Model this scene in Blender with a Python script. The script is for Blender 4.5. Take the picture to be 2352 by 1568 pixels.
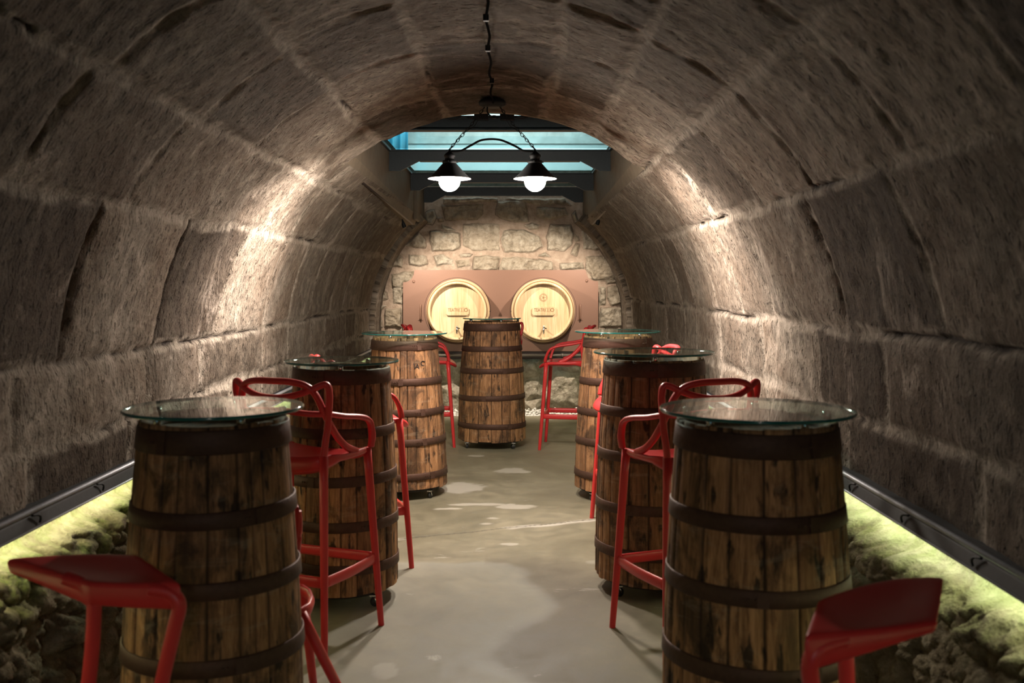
import bpy, math, random
import numpy as np
from mathutils import Vector, Matrix

for o in list(bpy.data.objects):
    bpy.data.objects.remove(o, do_unlink=True)
SC = bpy.context.scene
COL = SC.collection

# ------------------------------------------------------------------ camera, world, lights, exposure
CAMX, EYE = 0.145, 1.5
cam_d = bpy.data.cameras.new('camera'); cam = bpy.data.objects.new('camera', cam_d); COL.objects.link(cam)
cam.location = (CAMX, 0, EYE); cam.rotation_euler = (math.pi/2, 0, 0)
cam_d.sensor_width = 36.0; cam_d.lens = 36.0*2287/2352
cam_d.shift_y = -(784-650)/2352.0; cam_d.shift_x = -2/2352.0
cam_d.clip_start = 0.05; cam_d.clip_end = 100
cam_d.dof.use_dof = True; cam_d.dof.focus_distance = 8.0; cam_d.dof.aperture_fstop = 3.6
SC.camera = cam
w = bpy.data.worlds.new('world'); SC.world = w; w.use_nodes = True
bg = w.node_tree.nodes['Background']; bg.inputs[0].default_value = (0.02, 0.05, 0.055, 1); bg.inputs[1].default_value = 0.3
vs = SC.view_settings
vs.view_transform = 'Standard'; vs.look = 'None'; vs.gamma = 1; vs.use_curve_mapping = False
vs.exposure = 0.0

BULB_STRENGTH = 860
LED_STRENGTH = 32

def light(name, kind, loc, energy, color, target=None, **kw):
    d = bpy.data.lights.new(name, kind); d.energy = energy; d.color = color
    for k, v in kw.items(): setattr(d, k, v)
    o = bpy.data.objects.new(name, d); COL.objects.link(o); o.location = loc
    if target is not None:
        o.rotation_euler = (Vector(target)-Vector(loc)).to_track_quat('-Z', 'Y').to_euler()
    return o
# added unseen fill spot behind the camera, lifting the near barrel fronts
light('rear_fill_spot', 'SPOT', (0.1, -1.6, 2.1), 45, (1.0, 0.82, 0.68), target=(0, 3.2, 0.5), spot_size=math.radians(52), spot_blend=1.0, shadow_soft_size=0.12)
# added unseen cool fill, tinting the near walls and floor teal
light('rear_teal_fill', 'AREA', (0, -2.8, 1.3), 6, (0.30, 0.78, 1.0), target=(0, 3, 1.0), size=2.0)
# added spots beside the pendant globes, brightening the walls near the rim
for sx_ in (-1, 1):
    light('added_wall_spot', 'SPOT', (0.02+sx_*0.345, 6.05, 2.085), 560, (1.0, 0.86, 0.76), target=(sx_*1.5, 6.0, 1.48), spot_size=math.radians(88), spot_blend=1.0, shadow_soft_size=0.05)
# picture spots aimed at the cask panel
light('panel_spot_left', 'SPOT', (-1.02, 11.0, 2.10), 215, (1.0, 0.84, 0.68), target=(-0.35, 12.0, 1.05), spot_size=math.radians(100), spot_blend=0.6, shadow_soft_size=0.02)
light('panel_spot_right', 'SPOT', (1.05, 11.0, 2.12), 175, (1.0, 0.84, 0.68), target=(0.35, 12.0, 1.05), spot_size=math.radians(100), spot_blend=0.6, shadow_soft_size=0.02)
# room above the skylight
light('upper_room_light', 'AREA', (0.0, 12.7, 5.0), 110, (0.78, 0.97, 1.0), target=(0.0, 14.3, 3.3), size=2.5, spread=math.radians(95))
light('upper_room_cyan', 'SPOT', (-1.6, 12.5, 4.6), 160, (0.05, 0.75, 1.0), target=(-1.9, 14.0, 3.4), spot_size=math.radians(50), spot_blend=0.5, shadow_soft_size=0.1)

# ------------------------------------------------------------------ numpy noise
def _h(ix, iy, iz, s=0):
    n = (ix.astype(np.int64)*374761393 + iy.astype(np.int64)*668265263 + iz.astype(np.int64)*1274126177 + s*974711) & 0xffffffff
    n = ((n ^ (n >> 13))*1274126177) & 0xffffffff
    n = ((n ^ (n >> 16))*2246822519) & 0xffffffff
    n = n ^ (n >> 15)
    return (n & 0xffffff)/float(0xffffff)
def vnoise(x, y, z=None, s=0):
    x = np.asarray(x, float); y = np.asarray(y, float)
    z = np.zeros_like(x) if z is None else np.asarray(z, float)
    ix, iy, iz = np.floor(x), np.floor(y), np.floor(z)
    fx, fy, fz = x-ix, y-iy, z-iz
    fx = fx*fx*(3-2*fx); fy = fy*fy*(3-2*fy); fz = fz*fz*(3-2*fz)
    r = 0
    for a in (0, 1):
        for b in (0, 1):
            for c in (0, 1):
                wgt = (fx if a else 1-fx)*(fy if b else 1-fy)*(fz if c else 1-fz)
                r = r + wgt*_h(ix+a, iy+b, iz+c, s)
    return r*2-1
def fbm(x, y, z=None, o=4, s=0):
    r = 0; a = .5; f = 1.0; z = np.zeros_like(x) if z is None else z
    for i in range(o):
        r = r + a*vnoise(x*f, y*f, z*f, s+i*17); a *= .5; f *= 2.03
    return r
def ss(a, b, x):
    t = np.clip((x-a)/(b-a), 0, 1); return t*t*(3-2*t)
def voro(x, y, s=0, jit=.85):
    ix, iy = np.floor(x), np.floor(y)
    f1 = np.full(x.shape, 9.); f2 = np.full(x.shape, 9.); cid = np.zeros(x.shape)
    z = np.zeros_like(ix)
    for a in (-1, 0, 1):
        for b in (-1, 0, 1):
            cx = ix+a+.5+jit*(_h(ix+a, iy+b, z, s)-.5); cy = iy+b+.5+jit*(_h(ix+a, iy+b, z, s+5)-.5)
            d = np.hypot(x-cx, y-cy); c = _h(ix+a, iy+b, z, s+9)
            m = d < f1
            f2 = np.where(m, f1, np.minimum(f2, d)); cid = np.where(m, c, cid); f1 = np.where(m, d, f1)
    return f1, f2, cid

# ------------------------------------------------------------------ mesh helpers
def tag(o, label=None, cat=None, group=None, kind=None):
    if label: o['label'] = label
    if cat: o['category'] = cat
    if group: o['group'] = group
    if kind: o['kind'] = kind
    return o
def thing(name, label, cat, loc=(0, 0, 0), rz=0.0, group=None):
    o = bpy.data.objects.new(name, None); COL.objects.link(o)
    o.location = loc; o.rotation_euler = (0, 0, rz); o.empty_display_size = .1
    return tag(o, label, cat, group)
def rawmesh(name, V, F, mats, parent=None, smooth=True, attrs=None, uv=None, midx=None):
    V = np.asarray(V, dtype=np.float32).reshape(-1, 3)
    me = bpy.data.meshes.new(name)
    if isinstance(F, np.ndarray):
        n = F.shape[0]; k = F.shape[1]
        me.vertices.add(len(V)); me.vertices.foreach_set('co', V.ravel())
        me.loops.add(n*k); me.loops.foreach_set('vertex_index', F.astype(np.int32).ravel())
        me.polygons.add(n)
        me.polygons.foreach_set('loop_start', np.arange(0, n*k, k, dtype=np.int32))
        me.polygons.foreach_set('loop_total', np.full(n, k, dtype=np.int32))
        me.update(calc_edges=True); me.validate()
    else:
        me.from_pydata([tuple(map(float, v)) for v in V], [], F); me.update()
    if smooth is True:
        me.polygons.foreach_set('use_smooth', np.ones(len(me.polygons), dtype=bool))
    elif smooth is not False:
        me.polygons.foreach_set('use_smooth', np.array(smooth, dtype=bool))
    if not isinstance(mats, (list, tuple)): mats = [mats]
    for m in mats: me.materials.append(m)
    if midx is not None: me.polygons.foreach_set('material_index', np.array(midx, dtype=np.int32))
    if attrs:
        for k_, a in attrs.items():
            at = me.attributes.new(k_, 'FLOAT', 'POINT'); at.data.foreach_set('value', np.asarray(a, dtype=np.float32).ravel())
    if uv is not None:
        ul = me.uv_layers.new(name='UVMap'); vi = np.zeros(len(me.loops), dtype=np.int32); me.loops.foreach_get('vertex_index', vi)
        ul.data.foreach_set('uv', np.asarray(uv, dtype=np.float32).reshape(-1, 2)[vi].ravel())
    o = bpy.data.objects.new(name, me); COL.objects.link(o)
    if parent is not None: o.parent = parent
    return o
def gridfaces(nu, nv, off=0, flip=False, wrap_u=False):
    u = np.arange(nu if wrap_u else nu-1); v = np.arange(nv-1)
    U, Vv = np.meshgrid(u, v, indexing='ij')
    U2 = (U+1) % nu
    a = U*nv+Vv; b = U2*nv+Vv; c = U2*nv+Vv+1; d = U*nv+Vv+1
    F = np.stack([a, b, c, d], -1).reshape(-1, 4)
    if flip: F = F[:, ::-1]
    return F+off

class MB:
    def __init__(s): s.V = []; s.F = []; s.S = []; s.M = []
    def add(s, V, F, smooth=True, m=0):
        o = len(s.V); s.V.extend([tuple(map(float, v)) for v in V])
        for f in F: s.F.append(tuple(int(i)+o for i in f)); s.S.append(smooth); s.M.append(m)
        return s
    def box(s, a, b, bev=0.0, m=0):
        x0, y0, z0 = a; x1, y1, z1 = b
        if bev <= 0:
            V = [(x, y, z) for x in (x0, x1) for y in (y0, y1) for z in (z0, z1)]
            F = [(0, 1, 3, 2), (4, 6, 7, 5), (0, 4, 5, 1), (2, 3, 7, 6), (0, 2, 6, 4), (1, 5, 7, 3)]
            return s.add(V, F, False, m)
        import bmesh
        bm = bmesh.new(); bmesh.ops.create_cube(bm, size=1.0)
        for v in bm.verts: v.co = Vector(((x0+x1)/2+v.co.x*(x1-x0), (y0+y1)/2+v.co.y*(y1-y0), (z0+z1)/2+v.co.z*(z1-z0)))
        bmesh.ops.bevel(bm, geom=list(bm.edges), offset=bev, segments=2, affect='EDGES', profile=.5)
        bm.verts.index_update()
        V = [v.co[:] for v in bm.verts]; F = [[v.index for v in f.verts] for f in bm.faces]; bm.free()
        return s.add(V, F, False, m)
    def lathe(s, prof, n=32, c=(0, 0, 0), smooth=True, axis='z', m=0, caps=True):
        V = []
        for (r, h) in prof:
            for i in range(n):
                a = 2*math.pi*i/n
                p = (r*math.cos(a), r*math.sin(a), h)
                if axis == 'y': p = (p[0], p[2], p[1])
                if axis == 'x': p = (p[2], p[0], p[1])
                V.append((c[0]+p[0], c[1]+p[1], c[2]+p[2]))
        F = []
        for j in range(len(prof)-1):
            for i in range(n):
                F.append((j*n+i, j*n+(i+1) % n, (j+1)*n+(i+1) % n, (j+1)*n+i))
        if caps:
            if prof[0][0] > 1e-4: F.append(tuple(range(n))[::-1])
            if prof[-1][0] > 1e-4: F.append(tuple((len(prof)-1)*n+i for i in range(n)))
        return s.add(V, F, smooth, m)
    def tube(s, P, r, n=10, closed=False, up=(0, 0, 1), caps=True, sub=0, m=0):
        """sweep; r float, list of floats, or list of (a,b) half widths (a along side, b along up)"""
        P = [Vector(p) for p in P]
        R = r if isinstance(r, (list, tuple)) and len(r) == len(P) else [r]*len(P)
        R = [(q, q) if not isinstance(q, (tuple, list)) else tuple(q) for q in R]
        if sub:
            NP, NR = [], []; L = len(P); segs = L if closed else L-1
            for i in range(segs):
                g = (lambda k: P[k % L]) if closed else (lambda k: P[min(max(k, 0), L-1)])
                p0, p1, p2, p3 = g(i-1), g(i), g(i+1), g(i+2)
                ra, rb = R[i], R[(i+1) % L]
                for k in range(sub):
                    t = k/sub; t2 = t*t; t3 = t2*t
                    NP.append(.5*((2*p1)+(p2-p0)*t+(2*p0-5*p1+4*p2-p3)*t2+(3*p1-p0-3*p2+p3)*t3))
                    NR.append((ra[0]*(1-t)+rb[0]*t, ra[1]*(1-t)+rb[1]*t))
            if not closed: NP.append(P[-1]); NR.append(R[-1])
            P, R = NP, NR
        L = len(P); upv = Vector(up).normalized(); V = []; prev = None
        for i in range(L):
            if closed: T = P[(i+1) % L]-P[i-1]
            else: T = P[min(i+1, L-1)]-P[max(i-1, 0)]
            T.normalize()
            side = T.cross(upv)
            if side.length < .15: side = prev if prev is not None else T.cross(Vector((0.1, 1, 0.05)))
            side = (side-T*side.dot(T)); side.normalize()
            if prev is not None and side.dot(prev) < 0: side = -side
            prev = side.copy(); nrm = side.cross(T)
            for k in range(n):
                a = 2*math.pi*k/n
                V.append(P[i]+side*math.cos(a)*R[i][0]+nrm*math.sin(a)*R[i][1])
        F = []
        for i in range(L if closed else L-1):
            for k in range(n):
                F.append((i*n+k, i*n+(k+1) % n, ((i+1) % L)*n+(k+1) % n, ((i+1) % L)*n+k))
        if caps and not closed:
            F.append(tuple(range(n))[::-1]); F.append(tuple((L-1)*n+k for k in range(n)))
        return s.add(V, F, True, m)
    def prism(s, poly, y0, y1, m=0):
        """poly of (x,z), extruded along y"""
        n = len(poly)
        V = [(x, y0, z) for x, z in poly]+[(x, y1, z) for x, z in poly]
        F = [tuple(range(n)), tuple(range(2*n-1, n-1, -1))]+[(i, i+n, (i+1) % n+n, (i+1) % n) for i in range(n)]
        return s.add(V, F, False, m)
    def ball(s, c, r, n=10, m=0, sc=(1, 1, 1)):
        V = []; F = []
        for j in range(n//2+1):
            t = math.pi*j/(n//2)
            for i in range(n):
                a = 2*math.pi*i/n
                V.append((c[0]+r*sc[0]*math.sin(t)*math.cos(a), c[1]+r*sc[1]*math.sin(t)*math.sin(a), c[2]+r*sc[2]*math.cos(t)))
        for j in range(n//2):
            for i in range(n): F.append((j*n+i, (j+1)*n+i, (j+1)*n+(i+1) % n, j*n+(i+1) % n))
        return s.add(V, F, True, m)
    def build(s, name, mats, parent=None):
        return rawmesh(name, s.V, s.F, mats, parent, smooth=s.S, midx=s.M)

# ------------------------------------------------------------------ materials
class NT:
    def __init__(s, name):
        s.m = bpy.data.materials.new(name); s.m.use_nodes = True
        s.t = s.m.node_tree; s.p = s.t.nodes['Principled BSDF']
    def n(s, typ, **kw):
        nd = s.t.nodes.new(typ)
        for k, v in kw.items():
            if k.startswith('i_'):
                key = k[2:]; nd.inputs[int(key) if key.isdigit() else key.replace('_', ' ')].default_value = v
            else: setattr(nd, k, v)
        return nd
    def l(s, a, b): s.t.links.new(a, b)
    def val(s, x):
        return x
    def math(s, op, a, b=None, clamp=False):
        nd = s.n('ShaderNodeMath', operation=op, use_clamp=clamp)
        for i, v in enumerate((a, b)):
            if v is None: continue
            if isinstance(v, (int, float)): nd.inputs[i].default_value = v
            else: s.l(v, nd.inputs[i])
        return nd.outputs[0]
    def mix(s, f, a, b, mode='MIX'):
        nd = s.n('ShaderNodeMix', data_type='RGBA', blend_type=mode)
        for i, v in ((0, f), (6, a), (7, b)):
            if isinstance(v, (int, float)): nd.inputs[i].default_value = v
            elif isinstance(v, tuple): nd.inputs[i].default_value = v if len(v) == 4 else v+(1,)
            else: s.l(v, nd.inputs[i])
        return nd.outputs[2]
    def coord(s, which='Object', scale=(1, 1, 1), offset_random=False):
        tc = s.n('ShaderNodeTexCoord'); mp = s.n('ShaderNodeMapping'); mp.inputs['Scale'].default_value = scale
        s.l(tc.outputs[which], mp.inputs['Vector'])
        if offset_random:
            oi = s.n('ShaderNodeObjectInfo'); r = s.math('MULTIPLY', oi.outputs['Random'], 37.0)
            cx = s.n('ShaderNodeCombineXYZ'); [s.l(r, cx.inputs[i]) for i in range(3)]
            s.l(cx.outputs[0], mp.inputs['Location'])
        return mp.outputs[0]
    def noise(s, vec, scale=5, detail=5, rough=.55, dist=0):
        nd = s.n('ShaderNodeTexNoise'); nd.inputs['Scale'].default_value = scale; nd.inputs['Detail'].default_value = detail
        nd.inputs['Roughness'].default_value = rough; nd.inputs['Distortion'].default_value = dist
        s.l(vec, nd.inputs['Vector']); return nd.outputs[0]
    def ramp(s, f, stops, interp='LINEAR'):
        nd = s.n('ShaderNodeValToRGB'); cr = nd.color_ramp; cr.interpolation = interp
        while len(cr.elements) < len(stops): cr.elements.new(.5)
        for e, (p, c) in zip(cr.elements, stops):
            e.position = p; e.color = (c if isinstance(c, tuple) else (c, c, c))+((1,) if not isinstance(c, tuple) or len(c) == 3 else ())
        s.l(f, nd.inputs[0]); return nd.outputs[0]
    def attr(s, name):
        nd = s.n('ShaderNodeAttribute'); nd.attribute_name = name; return nd.outputs['Fac']
    def bump(s, h, strength=.5, dist=.01, prev=None):
        nd = s.n('ShaderNodeBump'); nd.inputs['Strength'].default_value = strength; nd.inputs['Distance'].default_value = dist
        s.l(h, nd.inputs['Height'])
        if prev is not None: s.l(prev, nd.inputs['Normal'])
        return nd.outputs[0]
    def out(s, color=None, rough=None, normal=None, metallic=None, spec=None):
        for k, v in (('Base Color', color), ('Roughness', rough), ('Normal', normal), ('Metallic', metallic), ('Specular IOR Level', spec)):
            if v is None: continue
            if isinstance(v, (int, float)): s.p.inputs[k].default_value = v
            elif isinstance(v, tuple): s.p.inputs[k].default_value = v if len(v) == 4 else v+(1,)
            else: s.l(v, s.p.inputs[k])
        return s.m

def mat_vault():
    t = NT('vault_stone')
    uv = t.coord('UV'); uvs = t.coord('UV', (1, 2.6, 1))
    big = t.noise(uv, 1.6, 6, .6, .4); mid = t.noise(uv, 9, 6, .65); fine = t.noise(uvs, 55, 4, .6)
    pit = t.noise(uvs, 26, 3, .5, .6); pitm = t.ramp(pit, [(.56, 0.0), (.66, 1.0)])
    c = t.ramp(mid, [(.25, (.060, .053, .044)), (.5, (.142, .125, .103)), (.75, (.265, .236, .198))])
    c = t.mix(t.ramp(big, [(.38, 0.0), (.62, 1.0)]), t.mix(.55, c, (.085, .058, .038)), c)
    c = t.mix(t.ramp(fine, [(.3, .35), (.6, 0.0)]), c, (.05, .036, .028))
    c = t.mix(t.math('MULTIPLY', pitm, .55), c, (.035, .028, .022))
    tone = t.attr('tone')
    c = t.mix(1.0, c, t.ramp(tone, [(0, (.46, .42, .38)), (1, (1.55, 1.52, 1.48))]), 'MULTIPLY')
    lay = t.noise(t.coord('UV', (1, 1, 1)), 4.2, 8, .72, 1.2)
    mort = t.math('MULTIPLY', t.attr('mortar'), t.ramp(lay, [(.40, .08), (.55, .85)]))
    mc = t.ramp(t.noise(uv, 24, 5, .7), [(.3, (.165, .142, .112)), (.7, (.35, .305, .25))])
    c = t.mix(mort, c, mc)
    eff = t.math('MULTIPLY', t.ramp(t.noise(t.coord('UV', (.6, 1, 1)), 2.3, 8, .75, .8), [(.56, 0.0), (.7, 1.0)]), .5)
    c = t.mix(eff, c, (.50, .43, .36))
    c = t.mix(t.attr('crack'), c, (.02, .015, .012))
    h = t.math('SUBTRACT', t.math('ADD', t.math('MULTIPLY', mid, .7), t.math('MULTIPLY', fine, .35)), t.math('MULTIPLY', pitm, .5))
    return t.out(c, .92, t.bump(h, 1.0, .034), spec=.15)
def mat_rubble(name, mossy=False):
    t = NT(name); o = t.coord('Object')
    mid = t.noise(o, 11, 7, .7, .3); fine = t.noise(o, 60, 4, .65); big = t.noise(o, 2.2, 4, .6)
    if mossy:
        c = t.ramp(mid, [(.28, (.07, .055, .035)), (.5, (.22, .19, .12)), (.72, (.42, .38, .27))])
        c = t.mix(t.ramp(t.attr('tone'), [(0, .35), (1, 0.0)]), c, (.08, .06, .035))
        g = t.ramp(t.noise(o, 4.2, 7, .7, .5), [(.44, 0.0), (.56, 1.0)])
        gc = t.ramp(fine, [(.35, (.035, .07, .012)), (.65, (.20, .27, .045))])
        g2 = t.math('MULTIPLY', g, t.attr('moss'))
        c = t.mix(g2, c, gc)
        c = t.mix(t.attr('plaster'), c, t.ramp(mid, [(.3, (.25, .22, .17)), (.7, (.60, .55, .46))]))
        c = t.mix(t.math('MULTIPLY', t.math('MULTIPLY', t.attr('plaster'), g), .35), c, (.2, .3, .06))
    else:
        c = t.ramp(mid, [(.28, (.15, .125, .09)), (.5, (.37, .33, .26)), (.75, (.62, .57, .47))])
        c = t.mix(t.ramp(t.attr('tone'), [(0, .4), (.9, 0.0)]), c, (.2, .14, .08))
        c = t.mix(t.attr('mortar'), c, t.ramp(t.noise(o, 16, 5, .6), [(.3, (.29, .22, .165)), (.7, (.46, .37, .29))]))
        c = t.mix(t.attr('crack'), c, (.03, .022, .015))
    h = t.math('ADD', t.math('MULTIPLY', mid, .8), t.math('MULTIPLY', fine, .4))
    return t.out(c, .93, t.bump(h, 1.0, .045 if mossy else .03), spec=.12)
def mat_floor():
    t = NT('worn_concrete'); o = t.coord('Object')
    a = t.noise(o, 1.3, 7, .62, .7); b = t.noise(o, 7, 8, .7, .4); f = t.noise(o, 60, 4, .6)
    c = t.ramp(a, [(.3, (.165, .148, .100)), (.5, (.235, .212, .148)), (.7, (.32, .290, .21))])
    c = t.mix(t.ramp(b, [(.35, .4), (.6, 0.0)]), c, (.085, .08, .058))
    c = t.mix(t.math('MULTIPLY', t.attr('pale'), .55), c, (.33, .34, .32))  # pale stain; its cool tint puts bluish light into the colour
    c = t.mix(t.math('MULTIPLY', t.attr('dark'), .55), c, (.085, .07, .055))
    spots = t.ramp(t.noise(t.coord('Object', (1, 2.2, 1)), 2.6, 8, .7, 1), [(.64, 0.0), (.69, 1.0)])
    sp = t.math('MAXIMUM', t.attr('lime'), t.math('MULTIPLY', spots, .5))
    c = t.mix(sp, c, (.52, .49, .43))
    c = t.mix(t.attr('crack'), c, (.02, .018, .014))
    r = t.ramp(b, [(.3, .42), (.7, .68)])
    return t.out(c, r, t.bump(t.math('ADD', b, t.math('MULTIPLY', f, .3)), .25, .006), spec=.4)
def mat_wood_barrel():
    t = NT('barrel_stave_wood')
    v = t.coord('UV', (1, .09, 1), True); v2 = t.coord('UV', (1, .5, 1), True); v3 = t.coord('UV', (1, .28, 1), True)
    g = t.noise(v, 75, 6, .7, .6); st = t.noise(v2, 9, 6, .68, .5); fl = t.noise(v3, 30, 3, .5, .3); sc = t.noise(v, 16, 5, .6, 1.0)
    c = t.ramp(g, [(.28, (.11, .053, .026)), (.5, (.31, .165, .080)), (.72, (.54, .31, .165))])
    c = t.mix(1.0, c, t.ramp(t.attr('tone'), [(0, (.5, .46, .44)), (1, (1.25, 1.2, 1.12))]), 'MULTIPLY')
    c = t.mix(t.ramp(st, [(.49, 0.0), (.62, .8)]), c, (.035, .02, .012))
    c = t.mix(t.ramp(fl, [(.60, 0.0), (.67, .9)]), c, (.02, .012, .008))
    c = t.mix(t.ramp(sc, [(.34, .6), (.46, 0.0)]), c, (.07, .038, .02))
    hs = t.noise(t.coord('UV', (.5, 1.6, 1), True), 13, 6, .7, .8); c = t.mix(t.ramp(hs, [(.54, 0.0), (.66, .22)]), c, (.42, .33, .24)) ; c = t.mix(t.attr('gap'), c, (.008, .005, .003))
    return t.out(c, t.ramp(g, [(.3, .62), (.7, .8)]), t.bump(t.math('SUBTRACT', g, t.math('MULTIPLY', st, .5)), .4, .006), spec=.25)
def mat_plain(name, col, rough=.5, metallic=0.0, spec=.5, bump=0, bscale=40, var=.0, emis=None, estr=0):
    t = NT(name); o = t.coord('Object'); n = t.noise(o, bscale, 4, .6)
    c = t.mix(n, tuple(x*(1-var) for x in col), tuple(min(1, x*(1+var)) for x in col))
    nm = t.bump(n, bump, .003) if bump else None
    m = t.out(c, rough, nm, metallic, spec)
    if emis: t.p.inputs['Emission Color'].default_value = emis+(1,); t.p.inputs['Emission Strength'].default_value = estr
    return m
def mat_glass(name, tint, gl=1.0):
    t = NT(name); t.t.nodes.remove(t.p)
    out = [n for n in t.t.nodes if n.type == 'OUTPUT_MATERIAL'][0]
    tr = t.n('ShaderNodeBsdfTransparent'); tr.inputs[0].default_value = tint+(1,)
    g = t.n('ShaderNodeBsdfGlossy'); g.inputs['Roughness'].default_value = .02; g.inputs[0].default_value = (gl, gl, gl, 1)
    fr = t.n('ShaderNodeFresnel'); fr.inputs[0].default_value = 1.52
    o = t.coord('Object'); sm = t.noise(o, 6, 3, .5); g2 = t.ramp(sm, [(.3, .015), (.8, .05)])
    t.l(g2, g.inputs['Roughness'])
    mx = t.n('ShaderNodeMixShader'); ge = t.n('ShaderNodeNewGeometry'); t.l(t.math('MULTIPLY', fr.outputs[0], t.math('SUBTRACT', 1.0, ge.outputs['Backfacing'])), mx.inputs[0]); t.l(tr.outputs[0], mx.inputs[1]); t.l(g.outputs[0], mx.inputs[2])
    t.l(mx.outputs[0], out.inputs[0]); return t.m
def mat_oak(name):
    t = NT(name); v = t.coord('Object', (1, 1, .06)); g = t.noise(v, 60, 5, .6, .4); bl = t.coord('Object', (9, 9, .01))
    pl = t.n('ShaderNodeTexNoise'); t.l(bl, pl.inputs['Vector']); pl.inputs['Scale'].default_value = 1.0; pl.inputs['Detail'].default_value = 0
    c = t.ramp(g, [(.3, (.50, .36, .20)), (.7, (.70, .55, .36))])
    c = t.mix(1.0, c, t.ramp(pl.outputs[0], [(.3, (.82, .78, .7)), (.7, (1.1, 1.1, 1.1))]), 'MULTIPLY')
    return t.out(c, .5, t.bump(g, .1, .002), spec=.3)

M_VAULT = mat_vault(); M_RUB = mat_rubble('rubble_wall_stone'); M_MOSS = mat_rubble('mossy_rock', True); M_FLOOR = mat_floor()
M_WOOD = mat_wood_barrel(); M_OAK = mat_oak('pale_oak'); M_OAKD = mat_plain('bent_oak_hoop', (.24, .14, .065), .55, 0, .3, .2, 70, .25)
M_HOOP = mat_plain('rusty_hoop_iron', (.085, .045, .032), .62, .55, .4, .5, 60, .35)
M_RED = mat_plain('red_plastic', (.60, .034, .036), .38, 0, .45, .08, 220, .06)
M_BLACK = mat_plain('black_metal', (.010, .011, .012), .6, .0, .25, .1, 80, .3)
M_CABLE = mat_plain('black_cable_rubber', (.010, .010, .010), 1.0, 0, 0.0)
M_STEEL = mat_plain('dark_painted_steel', (.018, .026, .030), .5, .2, .4, .2, 50, .3)
M_CHROME = mat_plain('chrome', (.62, .62, .6), .18, 1.0, .5, 0, 60, .1)
M_RUBBER = mat_plain('caster_rubber', (.02, .02, .02), .6)
M_RAIL = mat_plain('grey_metal_channel', (.020, .022, .023), .7, .0, .4, .25, 35, .45)
M_RAILTOP = mat_plain('light_grey_tube', (.36, .38, .42), .42, .3, .5, .15, 60, .2)
M_LED = mat_plain('led_strip', (.9, 1.0, .5), .5, emis=(1.0, .97, .50), estr=LED_STRENGTH)
M_LEDG = mat_plain('led_strip_cool', (.9, 1.0, .6), .5, emis=(.90, 1.0, .58), estr=LED_STRENGTH)
M_BULB = mat_plain('lit_bulb', (1, 1, 1), .3, emis=(1.0, .87, .75), estr=BULB_STRENGTH)
M_SHADEIN = mat_plain('white_enamel', (.4, .36, .35), .4)
M_COPPER = mat_plain('brown_painted_steel', (.185, .105, .074), .5, .15, .4, .3, 120, .1)
M_DARKBOX = mat_plain('dark_recess_steel', (.022, .014, .011), .6, .2)
M_PIPE = mat_plain('grey_pipe', (.16, .14, .12), .5, .2)
M_CLAD = mat_plain('plaster_cladding', (.155, .125, .09), .8, 0, .2, .3, 12, .3)
M_GLASS = mat_glass('table_glass', (.80, .93, .90)); M_PANE = mat_glass('skylight_glass', (.80, .95, .95), .35)
M_GEDGE = mat_plain('glass_edge', (.01, .11, .10), .12, 0, .8)
M_PLAST = mat_plain('upper_plaster', (.62, .68, .68), .8, var=.05, bscale=3)
M_UPST = mat_plain('upper_stone', (.50, .50, .48), .9, bump=.8, bscale=5, var=.5)
M_CURT = mat_plain('blue_curtain', (.25, .6, .75), .7)
M_PEB = mat_plain('white_pebble', (.72, .70, .66), .7, var=.15)
M_BURN = mat_plain('burnt_lettering', (.22, .11, .045), .8)
M_PAINT = mat_plain('black_marking', (.012, .01, .01), .7)
M_DOLLY = mat_plain('dolly_board', (.02, .016, .012), .8)

# ------------------------------------------------------------------ vault
R, CZ, ZR = 1.55, 1.065, 0.69
LEN0 = CZ-ZR
def vault_pt(s, disp=0.0):
    """s: arc length, 0 at the right springing (phi=0), positive upwards; straight walls below"""
    phi = s/R
    a = np.clip(phi, 0, math.pi)
    x = (R+disp)*np.cos(a); z = CZ+(R+disp)*np.sin(a)
    x = np.where(phi < 0, R+disp, np.where(phi > math.pi, -(R+disp), x))
    z = np.where(phi < 0, CZ+s, np.where(phi > math.pi, CZ-(s-math.pi*R), z))
    return x, z
D2S = math.pi*R/180
COURSES = [-30, -4, 9, 31, 50, 64.5, 77, 101, 118.3, 135.5, 151.5, 175, 186, 215]
_rng = random.Random(5)
def rings_for(ci):
    base = {1: [2.6, 3.75, 4.6, 5.6], 2: [2.2, 3.2, 4.15, 5.3, 5.95], 3: [2.2, 2.95, 3.93, 4.72, 5.75], 4: [2.0, 2.95, 3.9, 4.62, 5.7],
            5: [2.1, 2.98, 3.86, 4.62, 5.65], 6: [2.2, 3.1, 3.84, 4.58, 5.7], 7: [2.2, 3.0, 3.89, 4.72, 5.85],
            8: [2.3, 3.1, 4.0, 4.83, 6.0], 9: [2.3, 3.0, 3.9, 4.92], 10: [2.0, 2.75, 3.72, 4.7, 5.7], 11: [2.2, 3.38, 4.62, 5.45], 12: [2.4, 3.5, 4.4, 5.1, 6.0]}
    b = list(base.get(ci, [3.0, 4.2, 5.5]))
    lo = [-3.2, -2.3, -1.5, -.6, .3, 1.2]
    hi = [6.72, 7.5+_rng.uniform(-.1, .1), 8.3+_rng.uniform(-.2, .2), 9.1+_rng.uniform(-.1, .1), 9.9+_rng.uniform(-.2, .2), 10.8+_rng.uniform(-.1, .1), 11.7, 12.6]
    return np.array(lo+b+hi)
RINGS = {i: rings_for(i) for i in range(len(COURSES))}
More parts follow.
